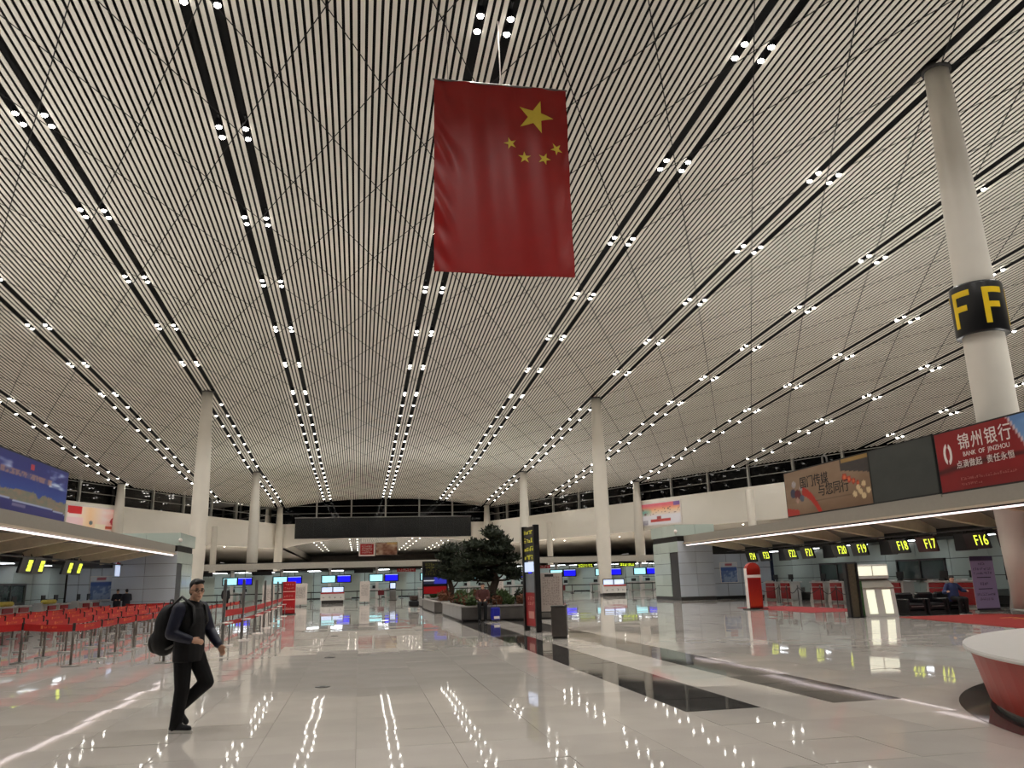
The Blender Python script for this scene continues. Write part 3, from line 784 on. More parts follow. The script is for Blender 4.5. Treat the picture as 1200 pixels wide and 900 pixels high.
# ---- billboards
def billboard(name, label, x, y0, y1, z0, z1, side, fn, nx, ny, material=PRINT, thick=.25):
    t = thing(name, label, 'billboard', (x, (y0+y1)/2, z0))
    W, Hh = abs(y1-y0), z1-z0
    a, b = sorted((0, side*thick))
    MB().box(a, b, -W/2, W/2, 0, Hh).build('box_frame', BLACK, t)
    right = (0, -side, 0); M = frame_M((-side*.012, 0, Hh/2), right, (0, 0, 1))
    if fn: print_panel('print', W-.12, Hh-.12, fn, nx, ny, t, M, material)
    for q in (-.4, .4): MB().box(min(side*thick, side*(thick+.08)), max(side*thick, side*(thick+.08)), q*W-.05, q*W+.05, 0, Hh*.9).build('strut', DSTEEL, t)
    MB().box(min(0, side*.5), max(0, side*.5), -W/2, W/2, -.13, 0).build('footing', FASC, t)
    return t, M, W, Hh
def art_brown(u, v):
    c = mix((150, 128, 106), (124, 98, 74), fbm(u*5, v*4)); c = mix(c, (96, 66, 44), max(0, (.25-v))*1.6+max(0, u-.8)*.8)
    if u > .70 and v > .70+.5*(.85-u): c = mix((52, 48, 50), (70, 62, 56), fbm(u*30, v*30))
    if u > .72 and v > .93: c = (150, 120, 66)
    for k in range(5):
        lx, lz, lr = .74+.045*k, .62-.055*k, .045-.006*k
        if ((u-lx)*2.9)**2+((v-lz)*1.0)**2 < (lr*1.8)**2: c = mix((220, 110, 60), (150, 30, 22), (((u-lx)*2.9)**2+(v-lz)**2)/(lr*1.8)**2)
    d = abs(v-(.48-1.6*(u-.30)**1.0*1.0-.12*math.sin(u*16)))
    if .22 < u < .44 and abs(v-(.50-(u-.24)*1.9*(u-.14)*5)) < .10: c = (178, 40, 28)
    if u < .16 and v < .16-.5*(u-.05): c = (170, 46, 34)
    for bx, by in ((.87, .36), (.93, .42), (.83, .24), (.92, .18), (.97, .28), (.89, .28)):
        if ((u-bx)*2.6)**2+(v-by)**2 < .0035: c = (206, 182, 140)
    for bx, by, br, cc in ((.12, .70, .075, (196, 190, 190)), (.10, .50, .10, (66, 74, 100)), (.16, .46, .11, (112, 36, 40)), (.21, .36, .075, (86, 100, 120)), (.15, .33, .06, (200, 160, 140)), (.21, .58, .05, (180, 170, 170))):
        if ((u-bx)*2.6)**2+(v-by)**2 < br**2: c = mix(cc, (70, 60, 60), fbm(u*40, v*20)*.5)
    if 0.38 < u < .8 and abs(v-.24) < .012: c = mix(c, (80, 60, 44), .5)
    return c
bt, M, W, Hh = billboard('billboard', 'brown illustrated billboard with brush lettering and lanterns on the island roof', 21.55, 30.55, 37.7, 4.33, 6.62, 1, art_brown, 130, 44)
text('lettering', '国门传媒', .60, M @ Matrix.Translation((-.85, .40, .006)), INKM, bt, sx=1.05, bold=.003)
text('lettering', '与您同行', .60, M @ Matrix.Translation((.70, -.14, .006)), INKM, bt, sx=1.05, bold=.003)
billboard('billboard', 'blank dark grey billboard between the brown and red billboards', 21.5, 26.45, 30.5, 4.33, 6.62, 1, lambda u, v: mix((52, 56, 54), (64, 67, 64), fbm(u*8, v*8)), 16, 10)
def art_red(u, v):
    c = mix((150, 22, 26), (120, 14, 18), fbm(u*3, v*3)); c = mix(c, (92, 12, 14), max(0, .4-v)*.9)
    k = v-(.33+.06*math.sin(u*6)+.10*u)
    if abs(k) < .05+.02*math.sin(u*11): c = mix((60, 8, 10), c, abs(k)/.07)
    e = u-(.355+.13*(1-v))
    if e > 0: c = (210, 190, 190) if e < .008 else mix((150, 190, 225), (70, 110, 170), fbm(u*6, v*6)*v+.2)
    return c
bt, M, W, Hh = billboard('billboard', 'red bank billboard with a white ring emblem and white lettering', 21.5, 16.4, 26.4, 4.3, 6.6, 1, art_red, 120, 30)
def atp(y, z): return M @ Matrix.Translation((-(y-21.4), z-5.45, .008))
text('lettering', '锦州银行', .62, atp(23.92, 6.02), INKW, bt, sx=.95, spacing=1.18, bold=.003)
text('lettering', 'BANK  OF  JINZHOU', .235, atp(23.92, 5.60), INKW, bt)
text('lettering', '点滴做起  责任永恒', .30, atp(24.05, 5.25), INKW, bt, spacing=1.1)
g = MB(); glyphs(g, atp(24.0, 4.74), 2.6, .12, 24); glyphs(g, atp(24.8, 4.54), 1.0, .10, 10); g.build('small_print', mat('ink_pink', (190, 120, 112), .5), bt)
e = MB()
for sgn in (1, -1):
    for k in range(8):
        a = PI/2*sgn+.15+(PI*.82)*k/8; a2 = PI/2*sgn+.15+(PI*.82)*(k+1)/8
        for (q0, q1) in ((a, a2),):
            pr = [((.27 if i < 2 else .13)*math.cos(z)*.8, (.40 if i < 2 else .25)*math.sin(z)) for i, z in enumerate((q0, q1, q1, q0))]
            MM = atp(25.75, 5.72)
            vs = [MM @ Vector((p_[0], p_[1], zz)) for zz in (0, .008) for p_ in pr]
            e.add(vs, [(0,1,2,3), (7,6,5,4), (0,4,5,1), (1,5,6,2), (2,6,7,3), (3,7,4,0)])
e.build('emblem', INKW, bt)
def art_blue(u, v):
    c = mix((44, 92, 164), (26, 34, 104), v*1.25)
    n = fbm(u*7+2, v*5)
    if .6 < v < .92 and n > .70: c = mix(c, (186, 196, 214), (n-.70)*6)
    if u > .86 and .62 < v < .95: c = mix(c, (190, 204, 220), (fbm(u*16, v*9)-.4)*2.5)
    sk = .30+.16*fbm(u*30, 3)
    if v < sk: c = mix((140, 110, 90), (86, 104, 92), fbm(u*40, v*24))
    hv = .24-.10*max(0, u-.55)*2+.02*math.sin(u*9)
    if v < hv: c = (36, 36, 100)
    if abs(v-hv) < .012: c = (150, 160, 190)
    d = v-(.66-.02*u)
    if .55 < u < .88 and abs(v-(.69-.45*(u-.55)*.0)) < .045: c = mix((176, 128, 96), c, .35+.4*(fbm(u*90, v*10) > .55))
    if abs(u-.74) < .012 and .80 < v < .92: c = (176, 50, 60)
    if .64 < u < .72 and .10 < v < .17: c = (100, 96, 130)
    return c
billboard('billboard', 'wide blue billboard with sky, clouds and a city skyline on the island roof', -11.2, 20.0, 33.45, 4.14, 6.16, -1, art_blue, 170, 40, PRINTL)

# ---- pictures on the slanted bulkheads
def wall_picture(at, d, s, u0, u1, z0, z1, fn, label):
    a = at(u0, -.12, z0); b = at(u1, -.12, z0); W = (b-a).length; Hh = z1-z0
    right = (a-b) if s < 0 else (b-a)
    c = (a+b)/2; t = thing('wall_picture', label, 'picture', (c.x, c.y, z0))
    M = frame_M((0, 0, Hh/2), right, (0, 0, 1))
    MB().box(-W/2-.2, W/2+.2, -Hh/2-.2, Hh/2+.2, -.1, 0, 0, M).build('frame', INKW, t)
    print_panel('print', W, Hh, fn, 60, 30, t, M @ Matrix.Translation((0, 0, .015)), PRINTL)
def art_ship(u, v):
    c = mix((208, 204, 208), (224, 170, 110), (v-.4)*3); c = mix(c, (206, 88, 100), (v-.66)*4)
    if u < .35: c = mix(c, (96, 160, 150), max(0, 1-math.hypot((u-.17)*2.2, (v-.62)*2.4)*2)); 
    if u > .85 and v > .8: c = mix(c, (90, 80, 150), .8)
    if u < .25 and v < .22: c = mix(c, (96, 92, 104), .7*fbm(u*20, v*20)+.2)
    if .30 < u < .78 and .12+.25*abs(u-.54)**2 < v < .26: c = mix((196, 52, 40), (150, 40, 40), fbm(u*30, v*30))
    if .45 < u < .56 and .26 < v < .38: c = (140, 50, 50)
    if fbm(u*26, v*14) > .68 and .45 < v < .8: c = (110, 70, 70)
    return mix(c, (230, 225, 225), fbm(u*6, v*6)*.25)
LRf = lambda y: (147-y)/2.1*math.hypot(1, 2.1)
wall_picture(atR, dR, 1, LRf(111.3), LRf(103.9), 8.75, 11.7, art_ship, 'framed rainbow coloured picture with a red ship on the bulkhead')
def art_pink(u, v):
    c = mix((232, 214, 206), (238, 196, 150), max(0, 1-abs(u-.42)*4)); c = mix(c, (216, 120, 100), max(0, u-.55)*1.4*fbm(u*6, v*6)*1.6)
    if u < .26 and v > .72-.12*fbm(u*20, 2): c = (196, 40, 44)
    if u < .3 and v < .5: c = mix(c, (234, 190, 196), .7)
    if .52 < u < .72 and v < .25: c = mix(c, (236, 222, 190), .8)
    if math.hypot((u-.44)*2.4, v-.28) < .09: c = (110, 118, 116)
    if .72 < u < .86 and .06 < v < .2: c = (176, 70, 44)
    if .06 < abs(math.hypot((u-.93)*2, v-.42)-.16) < .0 or abs(math.hypot((u-.93)*2, v-.42)-.2) < .04: c = (170, 50, 56)
    return c
wall_picture(atL, dL, -1, LRf(111.5), LRf(103.7), 9.15, 11.75, art_pink, 'framed pale pink picture with red flowers on the bulkhead')

# ---- far check-in counters under a long white beam
FY = 97.0
t = thing('counter_canopy', 'long white beam of the canopy over the far counters with blue screens', 'canopy', kind='structure')
MB().box(-21, 41, FY, FY+.3, 3.55, 4.25).build('fascia', mat('beam_white', (205, 200, 190), .4), t)
MB().box(-21, 41, FY+.3, FY+7.5, 4.0, 4.15).build('roof', FASC, t)
MB().box(-21, 41, FY+.3, FY+7, 3.3, 3.34).build('soffit', SLOT, t)
for k in range(22):
    for q in (1.6, 4.4): MB().box(-19.6+2.72*k, -18.2+2.72*k, FY+q, FY+q+.5, 3.27, 3.3).build('ceiling_panel_light', PANELL, t)  # more glowing panels, added because the far counters came out dark
for k in range(12):
    MB().box(-19.9+5.45*k, -19.55+5.45*k, FY+.4, FY+.75, 0, 3.5).build('post', WHITE, t)
t = thing('wall_counters', 'pale green glass panel wall behind the far counters', 'wall', kind='structure')
MB().box(-21, 41, FY+6.6, FY+6.8, 0, 3.3).build('core', SLOT, t)
for k in range(20):
    x = -21+3.1*k
    for za, zb in ((.1, 1.6), (1.65, 3.25)):
        MB().box(x+.03, x+3.07, FY+6.5, FY+6.6, za, zb).build('panel', GREEN, t)
for k in range(10):
    x = -17.2+5.45*k
    for za, zb in ((.25, 1.7), (1.73, 2.85)):
        MB().box(x-.95, x+.95, FY+1.2, FY+1.28, za, zb).build('screen_panel', GREEN, t)
PAIRS = [(-14.46, -12.84), (-8.95, -7.34), (-3.5, -1.75), (1.98, 3.76), (7.95, 9.71), (13.09, 14.64), (18.41, 20.0), (23.84, 25.52), (29.6, 31.38), (34.6, 36.29)]
scr = MB().bevbox(-.86, .86, 0, .1, -.46, .46, .02).mesh('bezel', BLACK)
def screen(x, z, m_, label, group):
    t = thing('counter_screen', label, 'screen', (x, FY+.35, z), group=group)
    link('bezel', scr, t); MB().box(-.72, .72, -.02, 0, -.36, .36).build('display', m_, t)
    MB().box(-.74, .74, -.025, -.005, .30, .36).build('header', PALEW if m_ is BLUES else CYAN, t)
    MB().tube([(0, .05, .46), (0, .05, 3.3-z)], .04, 6).build('hanger', DSTEEL, t)
for a, b_ in PAIRS:
    screen(a, 2.30, CYAN, 'pale cyan counter screen hanging beside a blue one under the white beam', 'cyan screens of the far counters')
    screen(b_, 2.32, BLUES, 'bright blue counter screen hanging beside a cyan one under the white beam', 'blue screens of the far counters')
fd = thing('far_desk', 'pale counter desk beneath the cyan and blue screens', 'desk', group='desks of the far counters')
MB().bevbox(-.8, .8, 0, .7, 0, 1.0, .03).build('body', WHITE, fd); MB().bevbox(-.88, .88, -.08, .75, 1.0, 1.06, .015).build('counter_top', WHITE, fd)
MB().box(-.6, .6, -.04, .0, .1, .85).build('front_panel', GREEN, fd); MB().box(-.3, .3, .4, .46, 1.1, 1.45).build('monitor', BLACK, fd)
k = 0
for a, b_ in PAIRS:
    for x in (a-.1, b_+.1):
        o = fd if k == 0 else copy_tree(fd); o.location = (x, FY+2.2, 0); k += 1
for x, lb in ((-17.5, 'dark'), (-11, 'dark'), (0.5, 'dark'), (5.5, 'red'), (16.2, 'yellow'), (22, 'red'), (27.6, 'yellow'), (33, 'yellow')):
    t = thing('overhead_sign', 'small %s overhead sign under the white beam of the far counters' % lb, 'sign', (x, FY+.42, 2.92), group='overhead signs of the far counters')
    MB().box(-1.1, 1.1, 0, .12, 0, .42).build('board', {'dark': SIGNB, 'red': RED, 'yellow': SIGNB}[lb], t)
    if lb != 'dark':
        g = MB(); glyphs(g, frame_M((0, -.005, .21), (1, 0, 0), (0, 0, 1)), 1.9, .34, 6, 2, 0, .02); g.build('lettering', YEL if lb == 'yellow' else INKW, t)
# white self-service benches with red stripe
for x, y, lb in ((-2.32, 75, 'white counter with a red stripe and small icons before the cyan screens'), (22.3, 69.5, 'white counter with a red stripe and small icons beside a round column')):
    t = thing('service_counter', lb, 'counter', (x, y, 0))
    MB().bevbox(-1.05, 1.05, 0, .7, .28, 1.0, .03).build('body', WHITE, t)
    MB().box(-1.04, 1.04, -.02, 0, .86, .98).build('stripe', RED, t)
    g = MB()
    for k in range(4): glyphs(g, frame_M((-.75+.5*k, -.02, .55), (1, 0, 0), (0, 0, 1)), .2, .22, 1)
    g.build('icon', INKM, t)
    MB().box(-.95, .95, .05, .65, 0, .28).build('base', SLOT, t)
    b = MB(); b.box(-1.0, -.94, .3, .36, 1.0, 1.5).box(.94, 1.0, .3, .36, 1.0, 1.5).box(-.03, .03, .3, .36, 1.0, 1.5).box(-1, 1, .3, .36, 1.44, 1.5); b.build('screen_frame', BLACK, t)
    for q in (-.5, .5): MB().box(q-.44, q+.44, .32, .34, 1.02, 1.42).build('display', PALEW, t)
# self check-in kiosks and standing boards before the far counters
for x, y, h_, m_, lb in ((3.3, 82, 1.8, STEEL, 'slim grey self-service kiosk standing before the far counters'), (19.6, 80, 1.75, WHITE, 'slim white self-service kiosk near the round column')):
    t = thing('self_service_kiosk', lb, 'kiosk', (x, y, 0))
    MB().bevbox(-.3, .3, -.2, .2, 0, 1.0, .03).build('body', m_, t); MB().bevbox(-.33, .33, -.15, .05, 1.0, h_, .03).build('head', BLACK, t)
    MB().box(-.25, .25, -.17, -.15, 1.15, h_-.15).build('screen', PALEW, t); MB().box(-.4, .4, -.3, .3, 0, .05).build('base_plate', DSTEEL, t)
for x, y, w_, h_, lb in ((-6.9, 66, .9, 1.75, 'pale pink standing notice board beyond the red belts'), (-4.6, 68, 1.0, 1.8, 'grey standing notice board beyond the red belts'), (0.5, 72, .85, 1.85, 'tall pale standing notice board before the far counters'), (11.9, 70, .9, 1.75, 'pale standing notice board beyond the pine trees'), (26.2, 66, .8, 1.7, 'cream standing notice board beside the end wall')):
    t = thing('notice_stand', lb, 'notice board', (x, y, 0))
    MB().bevbox(-w_/2, w_/2, -.03, .03, .15, h_, .015).build('board', mat('notice_cream', (206, 196, 188), .5), t)
    g = MB(); glyphs(g, frame_M((0, -.034, h_*.6), (1, 0, 0), (0, 0, 1)), w_*.7, h_*.5, 6, 8); g.build('lettering', INKM, t)
    MB().box(-w_/2, w_/2, -.2, .2, 0, .03).box(-.04, .04, -.02, .02, .03, .16).build('foot', DSTEEL, t)
for x, y, lb in ((2.1, 80, 'small dark red notice plate on a post before the far counters'), (18.6, 74, 'small dark red notice plate on a post near the round column')):
    t = thing('notice_post', lb, 'sign', (x, y, 0))
    MB().tube([(0, 0, 0), (0, 0, .7)], .03, 8).build('post', STEEL, t); MB().bevbox(-.3, .3, -.03, .0, .55, 1.0, .012).build('plate', mat('plate_maroon', (96, 16, 26), .4), t); MB().lathe([(.2, 0), (.2, .03), (.04, .05)], 12).build('foot', STEEL, t)
# low belt line before the far counters
fs_ = thing('far_barrier', 'dark belt barrier standing before the far counters', 'barrier', group='dark belt barriers of the far counters')
MB().tube([(0, 0, 0), (0, 0, .98)], .04, 8).build('post', DSTEEL, fs_); MB().lathe([(.2, 0), (.2, .03), (.05, .05)], 12).build('base', DSTEEL, fs_); MB().box(0, 2.4, -.01, .01, .84, .94).build('belt', BLACK, fs_)
k = 0
for q in range(24):
    x = -17+2.4*q
    if 5 < x < 7: continue
    o = fs_ if k == 0 else copy_tree(fs_); o.location = (x, 90, 0); k += 1

# ---- red belt stanchions of the queue
def stanchion_parts():
    base = MB().lathe([(.19, 0), (.195, .012), (.18, .025), (.04, .035)], 18).mesh('base', STEEL, True)
    post = MB().lathe([(.03, .03), (.03, .90)], 12).mesh('post', mat('post_steel', (118, 110, 104), .35, metal=.85), True)
    head = MB().lathe([(.031, .76), (.034, .77), (.034, .915), (.026, .93)], 12).mesh('head', BLACK, True)
    return base, post, head
SB, SPO, SH = stanchion_parts()
BELTM = mat('red_belt_lettered', (178, 20, 18), .55, var=.08, scale=3)
def stanchion(x, y, nxt, belt_me, cross=None):
    t = thing('stanchion', 'steel queue stanchion with a wide red belt', 'stanchion', (x, y, 0), group='red belt stanchions of the queue')
    link('base', SB, t); link('post', SPO, t); link('head', SH, t)
    for nxt in [q for q in (nxt, cross) if q]:
        dx, dy = nxt[0]-x, nxt[1]-y; L = math.hypot(dx, dy); a = math.atan2(dy, dx)
        me = belt_me(L); o = link('belt', me, t); o.rotation_euler = (0, 0, a)
        o2 = link('belt_lettering', BL_LET, o, (L*.5, -.006, .83))
        o3 = link('belt_lettering', BL_LET, o, (L*.5, .006, .83), PI)
g = MB(); glyphs(g, frame_M((.12, 0, 0), (1, 0, 0), (0, 0, 1)), .55, .06, 7, 1, 0, .003); g.box(-.28, -.2, -.003, 0, -.035, .035)
BL_LET = g.mesh('belt_lettering', mat('belt_gold', (226, 130, 70), .5))
_bc = {}
def belt_me(L):
    k = round(L, 1)
    if k not in _bc:
        b = MB(); n_ = 6; vs = []
        for i in range(n_+1):
            x = .0+k*i/n_; s_ = -.02*math.sin(PI*i/n_)
            vs += [(x, -.004, .75+s_), (x, .004, .75+s_), (x, .004, .905+s_), (x, -.004, .905+s_)]
        fs = []
        for i in range(n_):
            a = 4*i
            for j in range(4): fs.append((a+j, a+(j+1) % 4, a+4+(j+1) % 4, a+4+j))
        _bc[k] = b.add(vs, fs).mesh('belt', BELTM)
    return _bc[k]
rows = [(-6.28, 20.1), (-7.88, 21.5), (-9.45, 20.6), (-11.0, 21.9), (-12.5, 24.5)]
for ri, (x, y0) in enumerate(rows):
    ys = []; y = y0
    while y < 47: ys.append(y); y += 1.72+.12*math.sin(ri*3+len(ys)*1.7)
    for k, y in enumerate(ys):
        xx = x+.05*math.sin(k*2.1+ri)
        nx_ = (x+.05*math.sin((k+1)*2.1+ri), ys[k+1]) if k+1 < len(ys) else None
        stanchion(xx, y, nx_, belt_me, (rows[ri+1][0]+.05*math.sin(ri+1), rows[ri+1][1]) if k == 0 and ri+1 < len(rows) else None)
stanchion(-4.3, 19.95, None, belt_me)
for k in range(3): stanchion(-8.6-2.0*k, 48.3, (-10.6-2.0*k, 48.3) if k < 2 else None, belt_me)

# tall steel barrier posts along the aisle, with red belts
tb = [(-3.82, 24.9), (-3.62, 27.3), (-3.62, 30.6), (-3.75, 34.6), (-3.9, 38.8), (-4.05, 43.0), (-4.2, 47.2)]
for k, (x, y) in enumerate(tb):
    t = thing('tall_barrier_post', 'tall steel barrier post with footplate along the red belt queue', 'barrier', (x, y, 0), group='tall barrier posts along the aisle')
    MB().bevbox(-.045, .045, -.03, .03, .03, 1.86, .01).build('post', STEEL, t)
    MB().box(-.06, .28, -.20, .20, 0, .03).build('footplate', INKW, t); MB().box(.0, .24, -.22, .22, .62, .65).build('tray', INKW, t)
    MB().box(.16, .20, -.02, .02, .03, .62).build('brace', STEEL, t)
    if k+1 < len(tb):
        dx, dy = tb[k+1][0]-x, tb[k+1][1]-y; L = math.hypot(dx, dy)
        o = MB().box(.05, L-.05, -.006, .006, .80, .98).box(.05, L-.05, -.006, .006, .55, .66).build('belt', BELT, t); o.rotation_euler = (0, 0, math.atan2(dy, dx))
t = thing('queue_sign', 'red standing sign with white lettering at the end of the queue', 'sign', (-4.05, 50, 0))
MB().bevbox(-.37, .37, -.06, .06, .05, 1.88, .02).build('board', RED, t)
g = MB()
for z, n_ in ((1.72, 4), (1.5, 5), (1.05, 6), (.4, 5)): glyphs(g, frame_M((0, -.062, z), (1, 0, 0), (0, 0, 1)), .55, .12, n_)
for z in (1.28, .82, .28): g.box(-.34, .34, -.068, -.062, z, z+.05)
g.build('lettering', mat('ink_pale_pink', (226, 170, 160), .5), t); MB().box(-.4, .4, -.25, .25, 0, .05).build('foot', BLACK, t); MB().box(-.43, -.38, -.06, .06, .05, 1.88).build('edge', INKW, t)

# ---- aisle of the planter
def planter(x0, x1, y0, y1, h_, label):
    t = thing('planter', label, 'planter', (x0, y0, 0))
    W, D = x1-x0, y1-y0
    b = MB(); th = .16
    for q in ((0, W, 0, th), (0, W, D-th, D), (0, th, th, D-th), (W-th, W, th, D-th)): b.box(q[0], q[1], q[2], q[3], .06, h_-.06)
    b.build('wall', STONE, t)
    b = MB()
    for q in ((-.04, W+.04, -.04, th+.1), (-.04, W+.04, D-th-.1, D+.04), (-.04, th+.1, th+.1, D-th-.1), (W-th-.1, W+.04, th+.1, D-th-.1)): b.box(q[0], q[1], q[2], q[3], h_-.06, h_)
    b.build('coping', STONEL, t)
    MB().box(.05, W-.05, .05, D-.05, 0, .06).build('plinth', SLOT, t)
    MB().box(th, W-th, th, D-th, .1, h_-.005).build('soil', SOIL, t)
    for k in range(int(D/1.5)): MB().box(-.015, 0, 1.5*k+.02, 1.5*k+1.48, .09, h_-.08).build('side_slab', mat('planter_lit_side', (140, 136, 130), .3), t)  # paler stone paints in the light falling on the long side
    for k in range(int(W/1.2)): MB().box(1.2*k+.02, 1.2*k+1.18, -.015, 0, .09, h_-.08).build('front_slab', STONE, t)
planter(4.15, 8.3, 33.5, 41.5, .62, 'stone planter box holding the big cloud-pruned pine')
planter(3.95, 8.3, 43.5, 52, .62, 'stone planter box holding the smaller cloud-pruned pine')
planter(4.2, 8.3, 54, 60, .6, 'stone planter box with low shrubs near the dark flight board')
def leaf_cloud(n, c, r, size, rnd, flat=.55, lo=-.35):
    """needle clumps over a flattened pad"""
    b = MB()
    for k in range(n):
        th, ph = rnd.uniform(0, 2*PI), math.asin(rnd.uniform(lo, 1)); rr = rnd.uniform(.72, 1.06)*(1+.12*math.sin(5*th)+.08*math.sin(9*ph))
        p = Vector((c[0]+r[0]*rr*math.cos(ph)*math.cos(th), c[1]+r[1]*rr*math.cos(ph)*math.sin(th), c[2]+r[2]*rr*math.sin(ph)))
        d = Vector((rnd.gauss(0, 1), rnd.gauss(0, 1), rnd.gauss(.6, .8))).normalized(); e = d.orthogonal().normalized(); e = Matrix.Rotation(rnd.uniform(0, 6.28), 3, d) @ e
        s_ = size*rnd.uniform(.6, 1.3)
        b.add([p-e*s_*.28, p+e*s_*.28, p+d*s_+e*s_*.1, p+d*s_-e*s_*.1], [(0, 1, 2, 3)])
    b.ball(c, (r[0]*.8, r[1]*.8, r[2]*.72), 10, 6)
    return b
rn = random.Random(11)
def pine(x, y, z0, pads, trunk, label):
    t = thing('pine_tree', label, 'tree', (x, y, z0))
    MB().tube(trunk[0], trunk[1], 10).build('trunk', BARK, t, True)
    for c, r in pads:
        # branch from the trunk
        tp = min(trunk[0], key=lambda p: abs(p[2]-(c[2]-.35))+abs(p[0]-c[0])*.2)
        MB().tube([tp, ((tp[0]+c[0])/2, (tp[1]+c[1])/2, (tp[2]+c[2])/2-.08), (c[0], c[1], c[2]-r[2]*.3)], [.06, .045, .025], 6).build('branch', BARK, t, True)
        o = leaf_cloud(int(420*max(.5, r[0])), c, r, .17, rn).build('foliage_pad', PINE, t); o['kind'] = 'stuff'
pine(6.15, 37.5, .62, [((.0, 0, 3.12), (.50, .5, .36)), ((.35, .1, 2.75), (.55, .5, .28)), ((-.75, 0, 2.62), (.75, .6, .24)), ((.2, -.2, 2.38), (.75, .6, .26)), ((-.9, .2, 2.15), (.72, .6, .26)),
     ((.75, 0, 1.95), (.5, .5, .24)), ((-.3, -.2, 1.85), (.8, .6, .28)), ((-1.25, .1, 1.68), (.55, .5, .26)), ((.55, -.1, 1.45), (.72, .55, .3)), ((-.75, 0, 1.35), (.6, .5, .28)), ((1.0, 0, 1.15), (.35, .4, .22)), ((-1.3, 0, 1.15), (.5, .5, .26)), ((-.3, .2, 1.1), (.5, .5, .25))],
     ([(.05, 0, 0), (-.08, .02, .5), (.12, 0, 1.0), (-.05, 0, 1.6), (.12, 0, 2.1), (.02, 0, 2.7), (0, 0, 3.1)], [.26, .21, .18, .15, .11, .08, .04]), 'big dark cloud-pruned pine tree in the stone planter')
pine(4.95, 45.0, .62, [((0, 0, 2.72), (.52, .5, .34)), ((-.2, .1, 2.3), (.55, .5, .28)), ((.35, 0, 2.12), (.5, .5, .26)), ((-.35, -.1, 1.8), (.45, .4, .24)), ((.3, 0, 1.6), (.6, .5, .28)), ((-.2, 0, 1.3), (.5, .5, .26)), ((.5, 0, 1.15), (.5, .5, .26))],
     ([(0, 0, 0), (.1, 0, .6), (-.08, 0, 1.2), (.06, 0, 1.8), (0, 0, 2.6)], [.18, .15, .12, .09, .04]), 'smaller dark cloud-pruned pine tree behind the big one')
def shrub(x, y, z, r, m_, label, grp):
    t = thing('shrub', label, 'shrub', (x, y, z), group=grp)
    MB().tube([(0, 0, 0), (.03, 0, r[2]*.6)], [.04, .02], 6).build('stem', BARK, t)
    o = leaf_cloud(150, (0, 0, r[2]*.7), r, .15, rn, lo=-.6).build('foliage', m_, t); o['kind'] = 'stuff'
for k in range(7):
    shrub(4.62+.54*k, 34.0, .62, (.18, .17, .20), HEDGR if k % 3 else HEDGE, 'low reddish green shrub along the front edge of the big pine planter', 'edge shrubs of the big pine planter')
for k in range(5):
    shrub(4.62, 35.0+1.1*k, .62, (.20, .38, .22), HEDGE if k % 2 else HEDGR, 'low shrub along the long side of the big pine planter', 'side shrubs of the big pine planter')
for k in range(4):
    shrub(5.35+.75*k, 34.75, .62, (.27, .22, .36-.02*k), HEDGE if k % 2 else PINE, 'rounded green bush growing under the big pine', 'bushes under the big pine')
for k in range(4):
    shrub(4.5+.95*k, 44.0, .62, (.33, .2, .3), HEDGE if k % 2 else HEDGR, 'low shrub at the front of the smaller pine planter', 'shrubs of the smaller pine planter')
for k in range(4):
    shrub(4.9+.9*k, 54.6, .6, (.34, .3, .3), HEDGE, 'low shrub in the planter near the flight board', 'shrubs near the flight board')

# dark flight information board
t = thing('flight_board', 'dark standing flight board with a red poster below near the planters', 'sign', (4.87, 53.2, 0))
MB().bevbox(-.82, .82, -.08, .08, .85, 2.95, .02).build('board', SIGNB, t)
MB().box(-.74, .74, -.09, -.08, .9, 1.35).build('poster', RED, t)
print_panel('screen', 1.48, .42, lambda u, v: (40, 44, 150) if u > .45 else ((190, 196, 200) if .4 < v < .6 else (30, 32, 50)), 12, 8, t, frame_M((0, -.095, 1.72), (1, 0, 0), (0, 0, 1)), SCREEN)
g = MB(); glyphs(g, frame_M((0, -.083, 2.45), (1, 0, 0), (0, 0, 1)), 1.3, .8, 8, 4); g.build('lettering', mat('ink_olive', (120, 116, 50), .5), t)
for q in (-.78, .78): MB().box(q-.05, q+.05, -.06, .06, 0, 2.95).build('post', BLACK, t)

# direction totem with yellow lettering
a = Vector((5.40, 26.35, 0)); b_ = Vector((5.55, 25.25, 0)); c = (a+b_)/2; dv = (b_-a).normalized(); W = (b_-a).length
t = thing('direction_totem', 'tall black direction totem with yellow lettering and a red poster below', 'sign', (c.x, c.y, 0))
M = frame_M((0, 0, 0), dv, (0, 0, 1))
for q in (-W/2, W/2): MB().box(q-.05, q+.05, 0, 3.32, -.09, .09, 0, M).build('post', BLACK, t)
MB().box(-W/2, W/2, 2.2, 3.28, -.05, .05, 0, M).build('header_board', SIGNB, t)
g = MB()
for k in range(4): glyphs(g, M @ Matrix.Translation((-.02, 3.12-.27*k, .052)), .85, .18, 4, 1, 0, .006)
g.build('lettering', mat('totem_yellow', (206, 200, 60), .4, emis=.45, var=0), t)
MB().box(-W/2+.05, W/2-.05, 1.85, 2.16, -.03, .04, 0, M).build('screen', PALEW, t)
MB().box(-W/2+.05, W/2-.05, .15, 1.8, -.02, .02, 0, M).build('poster_board', mat('poster_grey', (120, 126, 130), .4), t)
MB().box(-W/2+.06, W/2-.06, .17, 1.2, .02, .03, 0, M).build('poster', mat('poster_red', (160, 30, 34), .4), t)
g = MB(); glyphs(g, M @ Matrix.Translation((0, .95, .031)), .6, .3, 4, 2); g.box(-.25, .25, .4, .62, .03, .036, 0, M); g.build('poster_print', mat('poster_pink', (214, 150, 140), .5), t)

